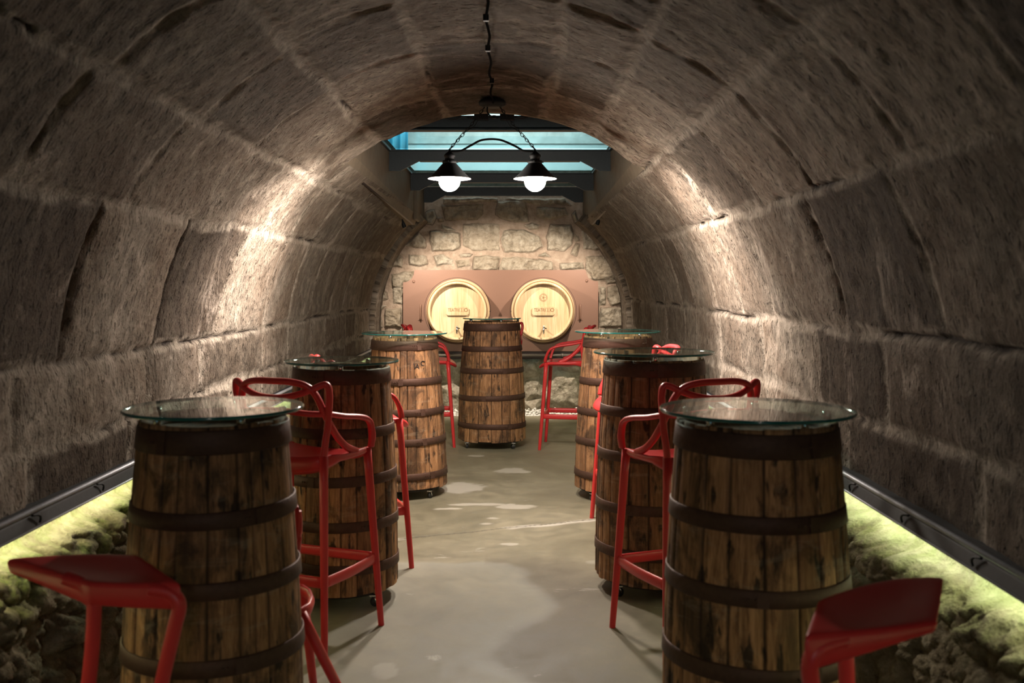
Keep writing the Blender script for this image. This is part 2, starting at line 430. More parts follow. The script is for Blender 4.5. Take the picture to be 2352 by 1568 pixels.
def vault_fields(S, Y):
    ws = S+.025*fbm(S*1.5, Y*1.5, o=3, s=3)+.008*fbm(S*9, Y*9, o=3, s=8)
    wy = Y+.03*fbm(S*1.7+9, Y*1.7, o=3, s=4)+.009*fbm(S*9+4, Y*9, o=3, s=12)
    b = np.array(COURSES)*D2S
    ci = np.clip(np.searchsorted(b, ws)-1, 0, len(b)-2)
    ds = np.minimum(ws-b[ci], b[ci+1]-ws)
    dy = np.full(S.shape, 9.); bid = np.zeros(S.shape)
    for c in range(len(b)-1):
        m = ci == c
        if not m.any(): continue
        r = RINGS[c]; k = np.clip(np.searchsorted(r, wy[m])-1, 0, len(r)-2)
        dy[m] = np.minimum(wy[m]-r[k], r[k+1]-wy[m]); bid[m] = c*37+k
    d = np.minimum(np.abs(ds), np.abs(dy))
    tone = _h(bid, bid*0+3, bid*0, 21)
    wdt = .022+.028*fbm(S*2.2, Y*2.2, o=3, s=31)+.012*fbm(S*14, Y*14, o=2, s=33)
    mort = 1-ss(wdt, wdt+.018, d)
    gate = ss(.08, .3, fbm(S*1.3+7, Y*1.3, o=3, s=44))
    crk = (1-ss(.0, .0055, np.abs(d-.004-.012*np.abs(fbm(S*7, Y*7, o=3, s=51)))))*gate*ss(-.5, 0, fbm(S*9, Y*9, o=2, s=52))
    fc = (ci == 10) & (np.abs(dy) < np.abs(ds)) & (Y < 6)
    crk = np.maximum(crk, fc*(1-ss(.002, .011, np.abs(dy-.004)))*ss(3.3, 4.3, Y)*.95)
    jd = np.minimum(np.abs(ws-b[11]), np.abs(ws-b[2])); crk = np.maximum(crk, (1-ss(.0, .012, np.abs(jd-.012*np.abs(fbm(S*6, Y*6, o=3, s=57)))))*ss(-.15, .1, fbm(S*2, Y*2.2, o=3, s=58)))
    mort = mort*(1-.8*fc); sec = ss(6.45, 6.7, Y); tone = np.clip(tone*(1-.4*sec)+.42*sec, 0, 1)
    # chips
    hb = (_h(bid, bid*0+1, bid*0, 5)-.5)*.022
    edge = ss(0, .10, d)
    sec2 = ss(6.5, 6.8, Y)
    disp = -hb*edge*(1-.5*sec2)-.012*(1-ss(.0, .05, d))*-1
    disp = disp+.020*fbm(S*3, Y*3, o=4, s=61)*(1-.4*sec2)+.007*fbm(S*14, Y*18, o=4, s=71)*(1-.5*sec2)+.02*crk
    return disp, mort, tone, crk
def vault_patch(s0, s1, y0, y1, step, off):
    ns = max(2, int((s1-s0)/step)+1); ny = max(2, int((y1-y0)/step)+1)
    s = np.linspace(s0, s1, ns); y = np.linspace(y0, y1, ny)
    S, Y = np.meshgrid(s, y, indexing='ij')
    disp, mort, tone, crk = vault_fields(S, Y)
    X, Z = vault_pt(S, disp)
    V = np.stack([X, Y, Z], -1).reshape(-1, 3)
    return V, gridfaces(ns, ny, off), mort.ravel(), tone.ravel(), crk.ravel(), np.stack([S, Y], -1).reshape(-1, 2)
def vault_obj(name, patches):
    Vs, Fs, Ms, Ts, Cs, Us = [], [], [], [], [], []; off = 0
    for p in patches:
        V, F, m, tt, c, u = vault_patch(*p, off); off += len(V)
        Vs.append(V); Fs.append(F); Ms.append(m); Ts.append(tt); Cs.append(c); Us.append(u)
    o = rawmesh(name, np.concatenate(Vs), np.concatenate(Fs), M_VAULT, attrs={'mortar': np.concatenate(Ms), 'tone': np.concatenate(Ts), 'crack': np.concatenate(Cs)}, uv=np.concatenate(Us))
    return tag(o, kind='structure')
YB, YRIM, YW = -3.0, 6.56, 12.3
s31, s151 = 31*D2S, 151.5*D2S
OXL, OXR = -0.95, 1.01
sOR = math.acos(OXR/R)*R; sOL = math.acos(OXL/R)*R
ST = .0125
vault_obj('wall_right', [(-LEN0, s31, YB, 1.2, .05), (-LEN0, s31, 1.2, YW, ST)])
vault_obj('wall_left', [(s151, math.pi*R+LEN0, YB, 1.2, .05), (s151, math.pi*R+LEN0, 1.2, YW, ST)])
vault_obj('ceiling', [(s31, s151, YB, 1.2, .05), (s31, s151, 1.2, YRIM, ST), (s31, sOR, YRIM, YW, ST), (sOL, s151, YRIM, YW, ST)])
# end wall behind the photographer
b = MB(); b.box((-1.8, YB-.1, -.1), (1.8, YB, 2.8)); tag(b.build('wall_front', M_CLAD), kind='structure')
# spandrel at the rim of the skylight well, and slab under the room above, added to block its light
n = 24; poly = [(OXL-.02, 2.9)]+[((R+.01)*math.cos(a), CZ+(R+.01)*math.sin(a)) for a in np.linspace(math.acos(OXL/R), math.acos(OXR/R), n)]+[(OXR+.02, 2.9)]
b = MB(); b.prism(poly, YRIM-.005, YRIM+.05); tag(b.build('trim_5', M_CLAD), kind='structure')
b = MB(); b.box((-6, YB-.1, 2.72), (6, YRIM+.03, 2.82)); b.box((-6, YRIM+.03, 2.72), (OXL-.06, 15, 2.82)); b.box((OXR+.06, YRIM+.03, 2.72), (6, 15, 2.82)); b.box((OXL-.06, YW+.15, 2.72), (OXR+.06, 15, 2.82))
b.box((-1.9, YB, 0), (-1.8, YW+.3, 2.72)); b.box((1.8, YB, 0), (1.9, YW+.3, 2.72))  # unseen outer sides of the same light-blocking cover
tag(b.build('trim_6', M_CLAD), kind='structure')

# arch ring standing proud in front of the end wall
def arch_ring(name, a0, a1, y0, y1, r):
    na = 90; ang = np.linspace(a0, a1, na)
    prof = [(R+.05, y0), (r+.012, y0), (r, y0+.02)]+[(r, y0+.02+(y1-y0-.02)*k/16) for k in range(1, 17)]
    P = np.array(prof); A, K = np.meshgrid(ang, np.arange(len(prof)), indexing='ij')
    rr = P[K, 0]+.012*fbm(A*6, P[K, 1]*6, o=4, s=3)*(P[K, 0] < R); yy = P[K, 1]
    ph = A
    X = np.where(ph < 0, rr, np.where(ph > math.pi, -rr, rr*np.cos(ph))); Z = np.where(ph < 0, CZ+ph*R, np.where(ph > math.pi, CZ-(ph-math.pi)*R, CZ+rr*np.sin(ph)))
    V = np.stack([X, yy, Z], -1).reshape(-1, 3); Sx = ph*R
    mo = (1-ss(.01, .02, np.abs((Sx*2.2+.3) % 1-.5)/2.2)); tn = _h(np.floor(Sx*2.2+.8), Sx*0, Sx*0, 3)
    o = rawmesh(name, V, gridfaces(na, len(prof)), M_VAULT, attrs={'mortar': mo, 'tone': .5+.4*tn, 'crack': mo*0}, uv=np.stack([Sx, yy], -1))
    tag(o, kind='structure')
arch_ring('trim_3', -.24, math.radians(52), 11.78, 12.35, 1.485)
arch_ring('trim_4', math.radians(127), math.pi+.24, 11.78, 12.35, 1.485)

# ------------------------------------------------------------------ end wall of rubble stone
def P2(x, y, d=12.3):    # survey of the end wall: picture offsets turned into metres on the wall plane
    return (CAMX+(x-1178)*d/2287, EYE+(650-y)*d/2287)
def C5(x, y): return P2(840+x/3.92, 440+y/3.92)
STONES = [[(680, 125), (1060, 115), (1060, 200), (1010, 250), (725, 262)], [(1185, 90), (1430, 85), (1475, 270), (1340, 275), (1165, 205)],
 [(1540, 140), (1800, 145), (1820, 210), (1700, 245), (1600, 250), (1535, 210)], [(875, 290), (1200, 290), (1205, 525), (960, 525), (870, 490)],
 [(580, 350), (660, 345), (840, 370), (845, 500), (770, 530), (600, 535), (575, 440)], [(1240, 345), (1420, 335), (1560, 400), (1595, 500), (1500, 545), (1250, 550), (1225, 440)],
 [(1660, 300), (1840, 300), (1870, 380), (1860, 470), (1790, 530), (1640, 520), (1630, 400)], [(1950, 350), (2140, 320), (2220, 420), (2180, 500), (2060, 530), (1960, 520)],
 [(610, 580), (690, 565), (790, 620), (780, 660), (640, 665)], [(800, 620), (930, 615), (940, 670), (830, 680)], [(970, 580), (1080, 565), (1210, 590), (1190, 710), (970, 705)],
 [(1230, 590), (1400, 590), (1560, 610), (1690, 640), (1690, 720), (1200, 720)], [(390, 570), (540, 570), (555, 650), (480, 670), (390, 660)], [(345, 490), (400, 440), (470, 360), (530, 430), (530, 500)],
 [(540, 190), (620, 165), (640, 230), (600, 290), (545, 280)], [(680, 290), (780, 330), (830, 350), (740, 355), (680, 330)], [(1430, 300), (1500, 275), (1570, 300), (1550, 335), (1470, 335)],
 [(1850, 560), (1900, 470), (1930, 480), (1900, 580)], [(1880, 380), (1920, 400), (1925, 450), (1890, 450)], [(1860, 210), (1890, 170), (1915, 270), (1880, 280)],
 [(220, 640), (290, 570), (330, 600), (320, 680), (230, 680)], [(1990, 590), (2250, 560), (2280, 760), (2060, 790), (1990, 700)], [(1750, 650), (1960, 640), (1980, 700), (1760, 710)],
 [(850, 555), (950, 560), (930, 585), (855, 585)], [(1550, 580), (1620, 550), (1670, 590)], [(700, 60), (1180, 62), (1180, 95), (700, 105)], [(1250, 60), (1800, 64), (1850, 120), (1560, 120)],
 [(230, 740), (440, 710), (430, 800), (330, 870), (240, 850)], [(640, 240), (700, 235), (710, 275), (660, 280)]]
POLYS = [[C5(*p) for p in s] for s in STONES]
def C2(x, y): return P2(840+x*.3061, 580+y*.3061)
for s in ([(100, 260), (160, 300), (165, 350), (100, 370)], [(190, 200), (280, 150), (350, 160), (330, 215), (270, 240), (200, 230)], [(200, 250), (275, 240), (275, 390), (205, 380)],
          [(60, 390), (150, 400), (110, 440), (60, 430)], [(60, 470), (110, 450), (120, 560), (60, 560)], [(150, 430), (270, 410), (270, 560), (140, 560)],
          [(1650, 30), (1900, 20), (1930, 150), (1850, 210), (1700, 200)], [(1810, 210), (1905, 195), (1900, 225), (1815, 235)], [(1820, 260), (1930, 250), (1940, 370), (1850, 400), (1815, 340)],
          [(1760, 410), (1940, 420), (1950, 560), (1760, 560)], [(1755, 250), (1800, 260), (1800, 390), (1755, 390)]):
    POLYS.append([C2(*p) for p in s])
BOULD = [[(540, 800), (730, 790), (730, 930), (640, 1000), (560, 900)], [(570, 1000), (650, 960), (730, 1050), (700, 1240), (590, 1180)], [(1170, 800), (1310, 800), (1310, 920), (1190, 950)],
         [(1190, 960), (1330, 930), (1320, 1080), (1200, 1110)], [(1190, 1120), (1310, 1090), (1310, 1220), (1210, 1220)], [(1470, 800), (1610, 800), (1610, 900), (1540, 900), (1480, 860)],
         [(1400, 880), (1600, 910), (1600, 1160), (1420, 1170), (1330, 1100)], [(60, 800), (250, 800), (300, 950), (60, 980)], [(1660, 850), (1900, 820), (1900, 1100), (1700, 1100)], [(300, 850), (500, 800), (520, 1100), (330, 1150)]]
BPOLY = [[C2(*p) for p in s] for s in BOULD]
def poly_sd(X, Z, poly):
    n = len(poly); d = np.full(X.shape, 9.0); inside = np.zeros(X.shape, bool)
    for i in range(n):
        ax, az = poly[i]; bx, bz = poly[(i+1) % n]; ex, ez = bx-ax, bz-az
        t = np.clip(((X-ax)*ex+(Z-az)*ez)/(ex*ex+ez*ez+1e-12), 0, 1)
        d = np.minimum(d, np.hypot(X-ax-t*ex, Z-az-t*ez))
        c = ((az > Z) != (bz > Z)) & (X < (bx-ax)*(Z-az)/(bz-az+1e-12)+ax); inside ^= c
    return np.where(inside, d, -d)
x = np.arange(-1.62, 1.64, .007); z = np.arange(-.15, 2.9, .007)
X, Z = np.meshgrid(x, z, indexing='ij')
wx = X+.016*fbm(X*10, Z*10, o=3, s=1); wz = Z+.016*fbm(X*10+5, Z*10, o=3, s=2)
H = .006*fbm(X*7, Z*7, o=4, s=4)+.012*fbm(X*2, Z*2, o=3, s=6); mort = np.ones(X.shape); tone = np.full(X.shape, .5); crk = np.zeros(X.shape)
for i, p in enumerate(POLYS):
    sd = poly_sd(wx+.014*fbm(X*4, Z*4, o=2, s=i+200), wz+.014*fbm(X*4, Z*4, o=2, s=i+300), p)+.003; q = ss(-.004, .022, sd); rel = .03+.02*((i*37 % 10)/10)
    rough = .030*fbm(X*16, Z*16, o=4, s=i)+.050*fbm(X*6, Z*6, o=4, s=i+40)
    H = np.where(sd > -.004, np.maximum(H, np.maximum(.008*q, q*(rel+rough))), H); mort = np.where(sd > .002, 0, mort); tone = np.where(sd > 0, (i*53 % 17)/17, tone)
    crk = np.maximum(crk, (1-ss(0, .007, np.abs(sd+.003)))*ss(-.1, .2, fbm(X*3, Z*3, o=2, s=i+90))*.8)
for i, p in enumerate(BPOLY):
    sd = poly_sd(wx, wz, p); q = np.sqrt(ss(-.03, .09, sd)); rel = .10+.04*((i*37 % 10)/10)
    rough = .05*fbm(X*6, Z*6, o=5, s=i+7)
    H = np.where(sd > -.03, np.maximum(H, q*(rel+rough)), H); mort = np.where(sd > -.01, 0, mort); tone = np.where(sd > -.01, .6+(i*53 % 7)/17, tone)
low = ss(.68, .60, Z)
H = H+low*(.05*fbm(X*5+3, Z*5, o=4, s=77)); mort = mort*(1-.7*low)
V = np.stack([X, 12.33-H, Z], -1).reshape(-1, 3)
tag(rawmesh('wall_back', V, gridfaces(*X.shape, flip=False), M_RUB, attrs={'mortar': mort, 'tone': tone, 'crack': crk}), kind='structure')

# ------------------------------------------------------------------ floor and rocky footings
x = np.arange(-1.40, 1.42, .014); y = np.arange(-3.0, 11.25, .014)
X, Y = np.meshgrid(x, y, indexing='ij')
wob = .03*fbm(X*3, Y*3, o=4, s=9)
line = (Y+wob)-(5.81+(X+.56)*(.54/1.24))
crk = 1-ss(.004, .012, np.abs(line+.01*fbm(X*15, Y*15, o=2, s=2)))
lime = (1-ss(.02, .05, np.abs(line+.02+.03*fbm(X*5, Y*5, o=3, s=7))))*ss(.0, .3, fbm(X*3, Y*6, o=3, s=14))
for (cx, cy, rx, ry) in [(-.22, 7.3, .16, .22), (-.05, 6.75, .22, .05), (.14, 6.68, .14, .08), (-.3, 6.62, .12, .04), (.14, 7.95, .14, .12), (-.17, 8.65, .08, .06), (.02, 6.35, .05, .03), (-.02, 6.2, .05, .03), (1.0, 5.2, .12, .1), (.62, 5.35, .07, .06), (-.62, 3.75, .1, .25), (-.35, 3.85, .05, .1), (-1.0, 7.6, .2, .2), (.12, 5.72, .05, .03)]:
    q = ((X-cx)/rx)**2+((Y-cy)/ry)**2+1.1*fbm(X*11, Y*11, o=4, s=int(cx*100+cy*10))
    lime = np.maximum(lime, (1-ss(.5, 1.15, q))*(.7 if cy > 5.5 else .35))
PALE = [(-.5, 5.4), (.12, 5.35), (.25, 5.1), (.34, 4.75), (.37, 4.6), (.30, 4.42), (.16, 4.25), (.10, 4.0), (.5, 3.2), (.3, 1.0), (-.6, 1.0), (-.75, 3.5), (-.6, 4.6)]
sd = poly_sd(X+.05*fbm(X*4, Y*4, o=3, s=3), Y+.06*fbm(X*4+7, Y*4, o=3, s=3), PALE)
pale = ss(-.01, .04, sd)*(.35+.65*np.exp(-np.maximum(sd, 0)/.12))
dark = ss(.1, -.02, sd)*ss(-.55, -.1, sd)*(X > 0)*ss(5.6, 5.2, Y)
ZF = .004*fbm(X*2, Y*2, o=3, s=5)-.012*crk
# rim drops to the rock bed at both sides and at the end
V = np.stack([X, Y, ZF], -1).reshape(-1, 3)
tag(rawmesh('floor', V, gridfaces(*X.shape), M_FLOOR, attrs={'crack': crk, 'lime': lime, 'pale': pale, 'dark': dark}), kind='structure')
b = MB(); b.box((-1.40, -3.0, -.3), (1.41, 11.24, -.02)); b.box((-1.9, -3, -.3), (1.9, YW+.3, -.14)); tag(b.build('trim_7', M_FLOOR), kind='structure')

def footing(name, sx):
    y = np.concatenate([np.arange(-3, .8, .06), np.arange(.8, 12.3, .009)]); u = np.linspace(0, 1, 110)
    U, Y = np.meshgrid(u, y, indexing='ij')
    Z = .70-.88*U
    base = 1.585-.03*ss(.05, .3, U)-.16*ss(.3, 1, U)
    L = U*.9
    s0 = 3 if sx < 0 else 60
    f1, f2, cid = voro(Y*2.6+.3*fbm(Y*3, L*3, o=2, s=s0), L*4.2+.3*fbm(Y*3, L*3, o=2, s=s0+1), s0)
    g1, g2, cid2 = voro(Y*13+.4*fbm(Y*6, L*6, o=2, s=s0+80), L*15+.4*fbm(Y*6+3, L*6, o=2, s=s0+81), s0+3)
    k1, k2, cid3 = voro(Y*6+.5*fbm(Y*5, L*5, o=3, s=s0+82), L*8+.5*fbm(Y*5+3, L*5, o=3, s=s0+83), s0+6)
    bl = np.sqrt(np.clip((f2-f1)*1.6, 0, 1)); sm = np.sqrt(np.clip((g2-g1)*1.8, 0, 1)); md = np.sqrt(np.clip((k2-k1)*1.7, 0, 1))
    rg = ss(-.1, .15, fbm(Y*1.2, L*2, o=2, s=s0+12))
    if sx > 0: rg = .25+.4*rg
    pl = 1-ss(.10, .15, L+.04*fbm(Y*3, L*0, o=3, s=s0+30))
    bulge = (bl*(.05+.10*cid)*rg+md*(.03+.05*cid3)*(1-rg)+sm*(.012+.035*cid2)*(1-.4*rg))*(1-pl)+.075*fbm(Y*5, L*7, o=6, s=s0+20)*(1-.75*pl)
    # ledge under the plaster band
    led = ss(.11, .18, L+.05*fbm(Y*2, L*0, o=3, s=s0+32))*.05
    xx = base-bulge-led
    xx = np.clip(xx, 1.36, 1.66)
    V = np.stack([sx*xx, Y, Z], -1).reshape(-1, 3)
    moss = ss(.42, .08, L+.15*fbm(Y*2, L*2, o=3, s=s0+50))*(.9 if sx < 0 else .4)*ss(-.25, .15, fbm(Y*2.5, L*5, o=4, s=s0+55))
    o = rawmesh(name, V, gridfaces(*U.shape, flip=(sx < 0)), M_MOSS, attrs={'tone': cid*.5+cid3*.5, 'moss': moss, 'plaster': pl*.95})
    tag(o, kind='structure')
footing('baseboard_left', -1); footing('baseboard_right', 1)

# ------------------------------------------------------------------ lit rails along both walls
def rail(sx, label, ledm):
    t = thing('light_rail', label, 'rail', (sx*1.5, 0, 0))
    b = MB(); Lx = lambda v: sx*v
    prof = [(0.07, .72), (.012, .722), (.004, .700), (-.004, .662), (.0, .655), (.05, .655), (.07, .66)]
    b.prism([(Lx(a), zz) for a, zz in prof], .2, 12.1); b.build('channel', M_RAIL, t)
    b = MB(); b.tube([(Lx(.008), .2, .718), (Lx(.008), 12.1, .718)], .011, 10); b.build('top_tube', M_RAILTOP, t)
    b = MB(); b.tube([(Lx(-.002), .2, .657), (Lx(-.002), 12.1, .657)], .005, 8); b.build('bottom_lip', M_RAILTOP, t)
    for k in range(22):
        yy = .75+k*.53
        b = MB(); b.tube([(Lx(-.003), yy, .706), (Lx(-.010), yy+.03, .702), (Lx(-.012), yy+.045, .69), (Lx(-.008), yy+.045, .672)], .004, 6, sub=3); b.build('clip', M_BLACK, t)
    b = MB(); b.box((min(Lx(.028), Lx(.042)), .2, .645), (max(Lx(.028), Lx(.042)), 12.1, .6535)); b.build('light_strip', ledm, t)
    return t
rail(-1, 'long grey metal rail with greenish yellow light strip on the left wall', M_LED)
rail(1, 'long grey metal rail with greenish white light strip on the right wall', M_LEDG)

# ------------------------------------------------------------------ skylight well, beams, glass, room above
def well_side(name, xo, sx):
    b = MB()
    # inner boarded face with a lower sloping fascia, the bottom edge dropping towards the end wall
    n = 30
    for k in range(n):
        y0 = YRIM+.06+(11.45-YRIM-.06)*k/n; y1 = YRIM+.06+(11.45-YRIM-.06)*(k+1)/n
        def sec(y):
            zb = 2.285-(y-YRIM)*.024
            return [(xo, 2.72), (xo, zb+.10), (xo+sx*.0, zb+.10), (xo+sx*.035, zb), (xo+sx*.10, zb), (xo+sx*.10, 2.72)]
        A, B = sec(y0), sec(y1)
        V = [(p[0], y0, p[1]) for p in A]+[(p[0], y1, p[1]) for p in B]; m = len(A)
        F = [(i, (i+1) % m, (i+1) % m+m, i+m) for i in range(m)]
        if k == n-1: F.append(tuple(range(m, 2*m)))
        b.add(V, F, False)
    b.box((min(xo, xo+sx*.10), 11.45, 2.30), (max(xo, xo+sx*.10), YW+.05, 2.72))
    tag(b.build(name, M_CLAD), kind='structure')
    b = MB(); zb = 2.285
    b.tube([(xo+sx*.045, YRIM+.03, zb+.002), (xo+sx*.045, 11.3, zb-.113)], (.018, .009) and .012, 4); b.tube([(xo+sx*.045, YRIM+.035, zb-.003), (xo-sx*.12, YRIM+.035, zb+.12)], .012, 4)
    tag(b.build(name.replace('trim', 'trim')+'1', M_DARKBOX), kind='structure')
well_side('trim_1', OXL, -1); well_side('trim_2', OXR, 1)
# light-coloured pier blocks between last beams
b = MB(); b.box((OXL-.005, 11.0, 2.20), (OXL+.03, 11.42, 2.60), .012); tag(b.build('trim_8', M_CLAD), kind='structure')
labs = ['dark steel skylight beam nearest, right behind the twin lamp', 'dark steel skylight beam second from the front, behind the lamp arch bar', 'dark steel skylight beam third from the front, behind the bulbs', 'dark steel skylight beam farthest, against the rubble end wall']
for k, yb in enumerate((7.03, 8.80, 10.65, 12.22)):
    t = thing('steel_beam', labs[k], 'beam', ((OXL+OXR)/2, yb, 2.575), 0, 'steel beams across the skylight')
    hw = (OXR-OXL)/2-.003; bt = .0 if k else .0
    zt = .1
    poly = [(-hw, zt), (-hw, -.085), (-hw+.10, -.085), (-hw+.26, bt), (hw-.26, bt), (hw-.10, -.085), (hw, -.085), (hw, zt)]
    b = MB(); b.prism(poly, -.012, .012); b.build('web', M_STEEL, t)
    b = MB(); b.box((-hw, -.05, zt-.012), (hw, .05, zt-.001)); b.build('top_flange', M_STEEL, t)
    b = MB(); b.box((-hw+.27, -.04, -.003), (hw-.27, .04, .008)); b.build('bottom_flange', M_STEEL, t)
ys = [YRIM+.06, 7.03, 8.80, 10.65, 12.22]
for k in range(4):
    b = MB(); b.box((OXL, ys[k]+.055, 2.682), (OXR, ys[k+1]-.055, 2.694)); o = b.build('window_%d' % (k+1), M_PANE); tag(o, kind='structure')
    b = MB()
    for xx in (OXL+.012, OXR-.012): b.box((xx-.012, ys[k]+.05, 2.66), (xx+.012, ys[k+1]-.05, 2.682))
    fr = b.build('window_frame', M_STEEL, o)
# room above
b = MB(); b.box((-5, 14.3, 2.82), (5, 14.4, 3.5)); tag(b.build('wall_upper', M_PLAST), kind='structure')
b = MB(); b.box((-5, 14.28, 3.5), (5, 14.4, 5.5)); tag(b.build('wall_upper_stone', M_UPST), kind='structure')
b = MB()
pts = [(-2.3+.02*i, 13.9+.03*math.sin(i*1.1)) for i in range(50)]
V = [(p[0], p[1], 2.83) for p in pts]+[(p[0], p[1], 5.0) for p in pts]; nn = len(pts)
b.add(V, [(i, i+1, i+1+nn, i+nn) for i in range(nn-1)]); o = b.build('curtain', M_CURT); md = o.modifiers.new('s', 'SOLIDIFY'); md.thickness = .004
tag(o, 'pale cyan curtain hanging in the room above the skylight, at its left edge', 'curtain')

# ------------------------------------------------------------------ twin pendant lamp
LY = 6.05; LX = .02
pl = thing('pendant_lamp', 'black twin pendant lamp with two lit globes hanging on chains from the stone vault', 'lamp', (LX, LY, 2.615))
b = MB(); b.lathe([(.0, .01), (.03, .01), (.074, -.004), (.084, -.018), (.080, -.034), (.06, -.046), (.0, -.046)], 28); b.build('canopy', M_BLACK, pl)
b = MB(); b.tube([(-.03, 0, -.046), (-.03, -.005, -.075), (-.012, -.01, -.10), (.01, -.012, -.105)], .005, 8, sub=4); b.box((.0, -.022, -.118), (.022, -.004, -.098), .003); b.build('flex', M_BLACK, pl)
SEP = .26
def chain(p0, p1, link=.030, sag=.01):
    b = MB(); p0 = Vector(p0); p1 = Vector(p1); L = (p1-p0).length; n = max(2, int(L/(link*.72)))
    T = (p1-p0).normalized(); A = T.cross(Vector((0, 1, 0))).normalized(); B = T.cross(A)
    for i in range(n):
        c = p0.lerp(p1, (i+.5)/n)+Vector((0, 0, -sag*math.sin(math.pi*(i+.5)/n)))
        S = A if i % 2 else B; P = []
        for k in range(10):
            a = 2*math.pi*k/10; P.append(c+T*math.cos(a)*link*.5+S*math.sin(a)*link*.26)
        b.tube(P, .0021, 5, closed=True, up=tuple(T.cross(S)))
    return b
for sx in (-1, 1):
    chain((sx*.045, 0, -.045), (sx*SEP, 0, -.30)).build('chain', M_BLACK, pl)
    b = MB(); b.tube([(sx*.05, .01, -.045), (sx*.11, .012, -.16), (sx*.18, .012, -.20), (sx*SEP, .01, -.31)], .0022, 6, sub=5); b.build('lamp_wire', M_BLACK, pl)
    sh = MB(); c = (sx*SEP, 0, 0)
    sh.lathe([(.131, -.482), (.128, -.480), (.085, -.438), (.045, -.392), (.040, -.388)], 40, c, caps=False)
    sh.lathe([(.040, -.3895), (.0445, -.3935), (.084, -.4395), (.127, -.4815), (.131, -.482)], 40, c, m=1, caps=False)
    s_ = sh.build('lamp_shade', [M_BLACK, M_SHADEIN], pl)
    b = MB(); b.lathe([(.0, -.392), (.042, -.390), (.043, -.372), (.030, -.370), (.028, -.352), (.034, -.350), (.034, -.338), (.024, -.328), (.012, -.318), (.006, -.31), (.006, -.30), (0, -.30)], 24, c)
    for k in range(3):
        a = k*2.1+.4; b.tube([(c[0]+.04*math.cos(a), .04*math.sin(a), -.378), (c[0]+.056*math.cos(a), .056*math.sin(a), -.378)], .004, 6)
    b.build('socket_cap', M_BLACK, s_)
    b = MB(); b.ball((c[0], 0, -.494), .065, 24); b.build('bulb', M_BULB, pl)
b = MB(); b.tube([(-SEP+.01, -.01, -.318), (-SEP+.07, -.01, -.312), (-SEP+.13, -.01, -.28), (-.06, -.01, -.247), (.04, -.01, -.245), (SEP-.13, -.01, -.28), (SEP-.07, -.01, -.312), (SEP-.01, -.01, -.318)], .0065, 8, sub=6); b.build('spreader_bar', M_BLACK, pl)
# supply cable on the crown of the vault
cb = thing('ceiling_cable', 'black cable running along the crown of the vault to the pendant lamp', 'cable', (0, 0, 0))
pts = []
for k in range(60):
    y = 1.6+(LY-1.6)*k/59; xx = .075-(.055)*(k/59)**.8+.006*math.sin(k*.9)
    pts.append((xx, y, CZ+math.sqrt(R*R-xx*xx)-.030+.003*math.sin(k*1.7)))
b = MB(); b.tube(pts, .006, 8, sub=2); b.build('flex', M_CABLE, cb)
for k in (20, 33, 40, 50):
    p = pts[k]; b = MB(); b.box((p[0]-.012, p[1]-.012, p[2]-.008), (p[0]+.012, p[1]+.012, p[2]+.02), .003); b.build('cable_clip', M_BLACK, cb)
# gear boxes and wiring on the first beam
for xx in (-.075, .105):
    b = MB(); b.box((xx-.05, 6.93, 2.635), (xx+.05, 6.97, 2.682), .004); b.tube([(xx-.05, 6.95, 2.66), (xx-.09, 6.95, 2.65)], .006, 6)
    tag(b.build('junction_box', M_BLACK), ('left' if xx < 0 else 'right')+' one of two black junction boxes on the front of the nearest skylight beam', 'box', 'junction boxes on the beam')
r_ = random.Random(3); b = MB(); P = [(-.55+i*.05, 6.955, 2.655+r_.uniform(-.012, .014)) for i in range(24)]; b.tube(P, .004, 6, sub=3)
tag(b.build('beam_wiring', M_BLACK), 'loose black wires strung along the top of the nearest skylight beam', 'wire')
# panel spots
for sx, xx, yy, zz, lab in ((-1, -1.045, 10.7, 2.17, 'small black spotlight under the left edge of the skylight well'), (1, 1.075, 10.7, 2.2, 'small black spotlight under the right edge of the skylight well')):
    t = thing('spotlight', lab, 'spotlight', (xx, yy, zz), 0)
    b = MB(); b.tube([(0, 0, .03), (-sx*.005, .0, .0), (-sx*.012, .005, -.035), (-sx*.022, .012, -.062), (-sx*.026, .014, -.070)], [.005, .008, .02, .023, .021], 14); b.build('housing', M_BLACK, t)
    b = MB(); b.tube([(0, 0, .02), (sx*.02, 0, .06)], .004, 6); b.build('bracket', M_BLACK, t)

# ------------------------------------------------------------------ cask panel on the end wall
PY = 12.06
def C2p(x, y, d=PY): return P2(840+x*.3061, 580+y*.3061, d)
cp = C2p(1010, 430)
panel = thing('cask_panel', 'brown painted steel panel with two round openings on the rubble end wall', 'panel', (cp[0], PY, cp[1]))
L = lambda x, y: (C2p(x, y)[0]-cp[0], C2p(x, y)[1]-cp[1])
outl = [L(280, 740), L(280, 224), L(318, 216), L(345, 195), L(360, 165), L(366, 130), L(1650, 130), L(1658, 160), L(1672, 192), L(1702, 210), L(1744, 214), L(1744, 740)]
b = MB(); b.prism(outl, 0, .03); pb = b.build('sheet', M_COPPER, panel)
b = MB(); a_, c_ = L(280, 740), L(1744, 800); b.box((a_[0], .01, c_[1]), (c_[0], .13, a_[1]-.002), .004); b.build('plinth', M_DARKBOX, panel)
pz = L(0, 768)[1]; b = MB(); b.tube([(a_[0]+.05, -.03, pz), (c_[0]-.05, -.03, pz)], .015, 10)
for q in (-.45, .22, .75): b.lathe([(.02, -.012), (.02, .012)], 12, (q, -.03, pz), axis='x')
b.build('pipe', M_PIPE, panel)
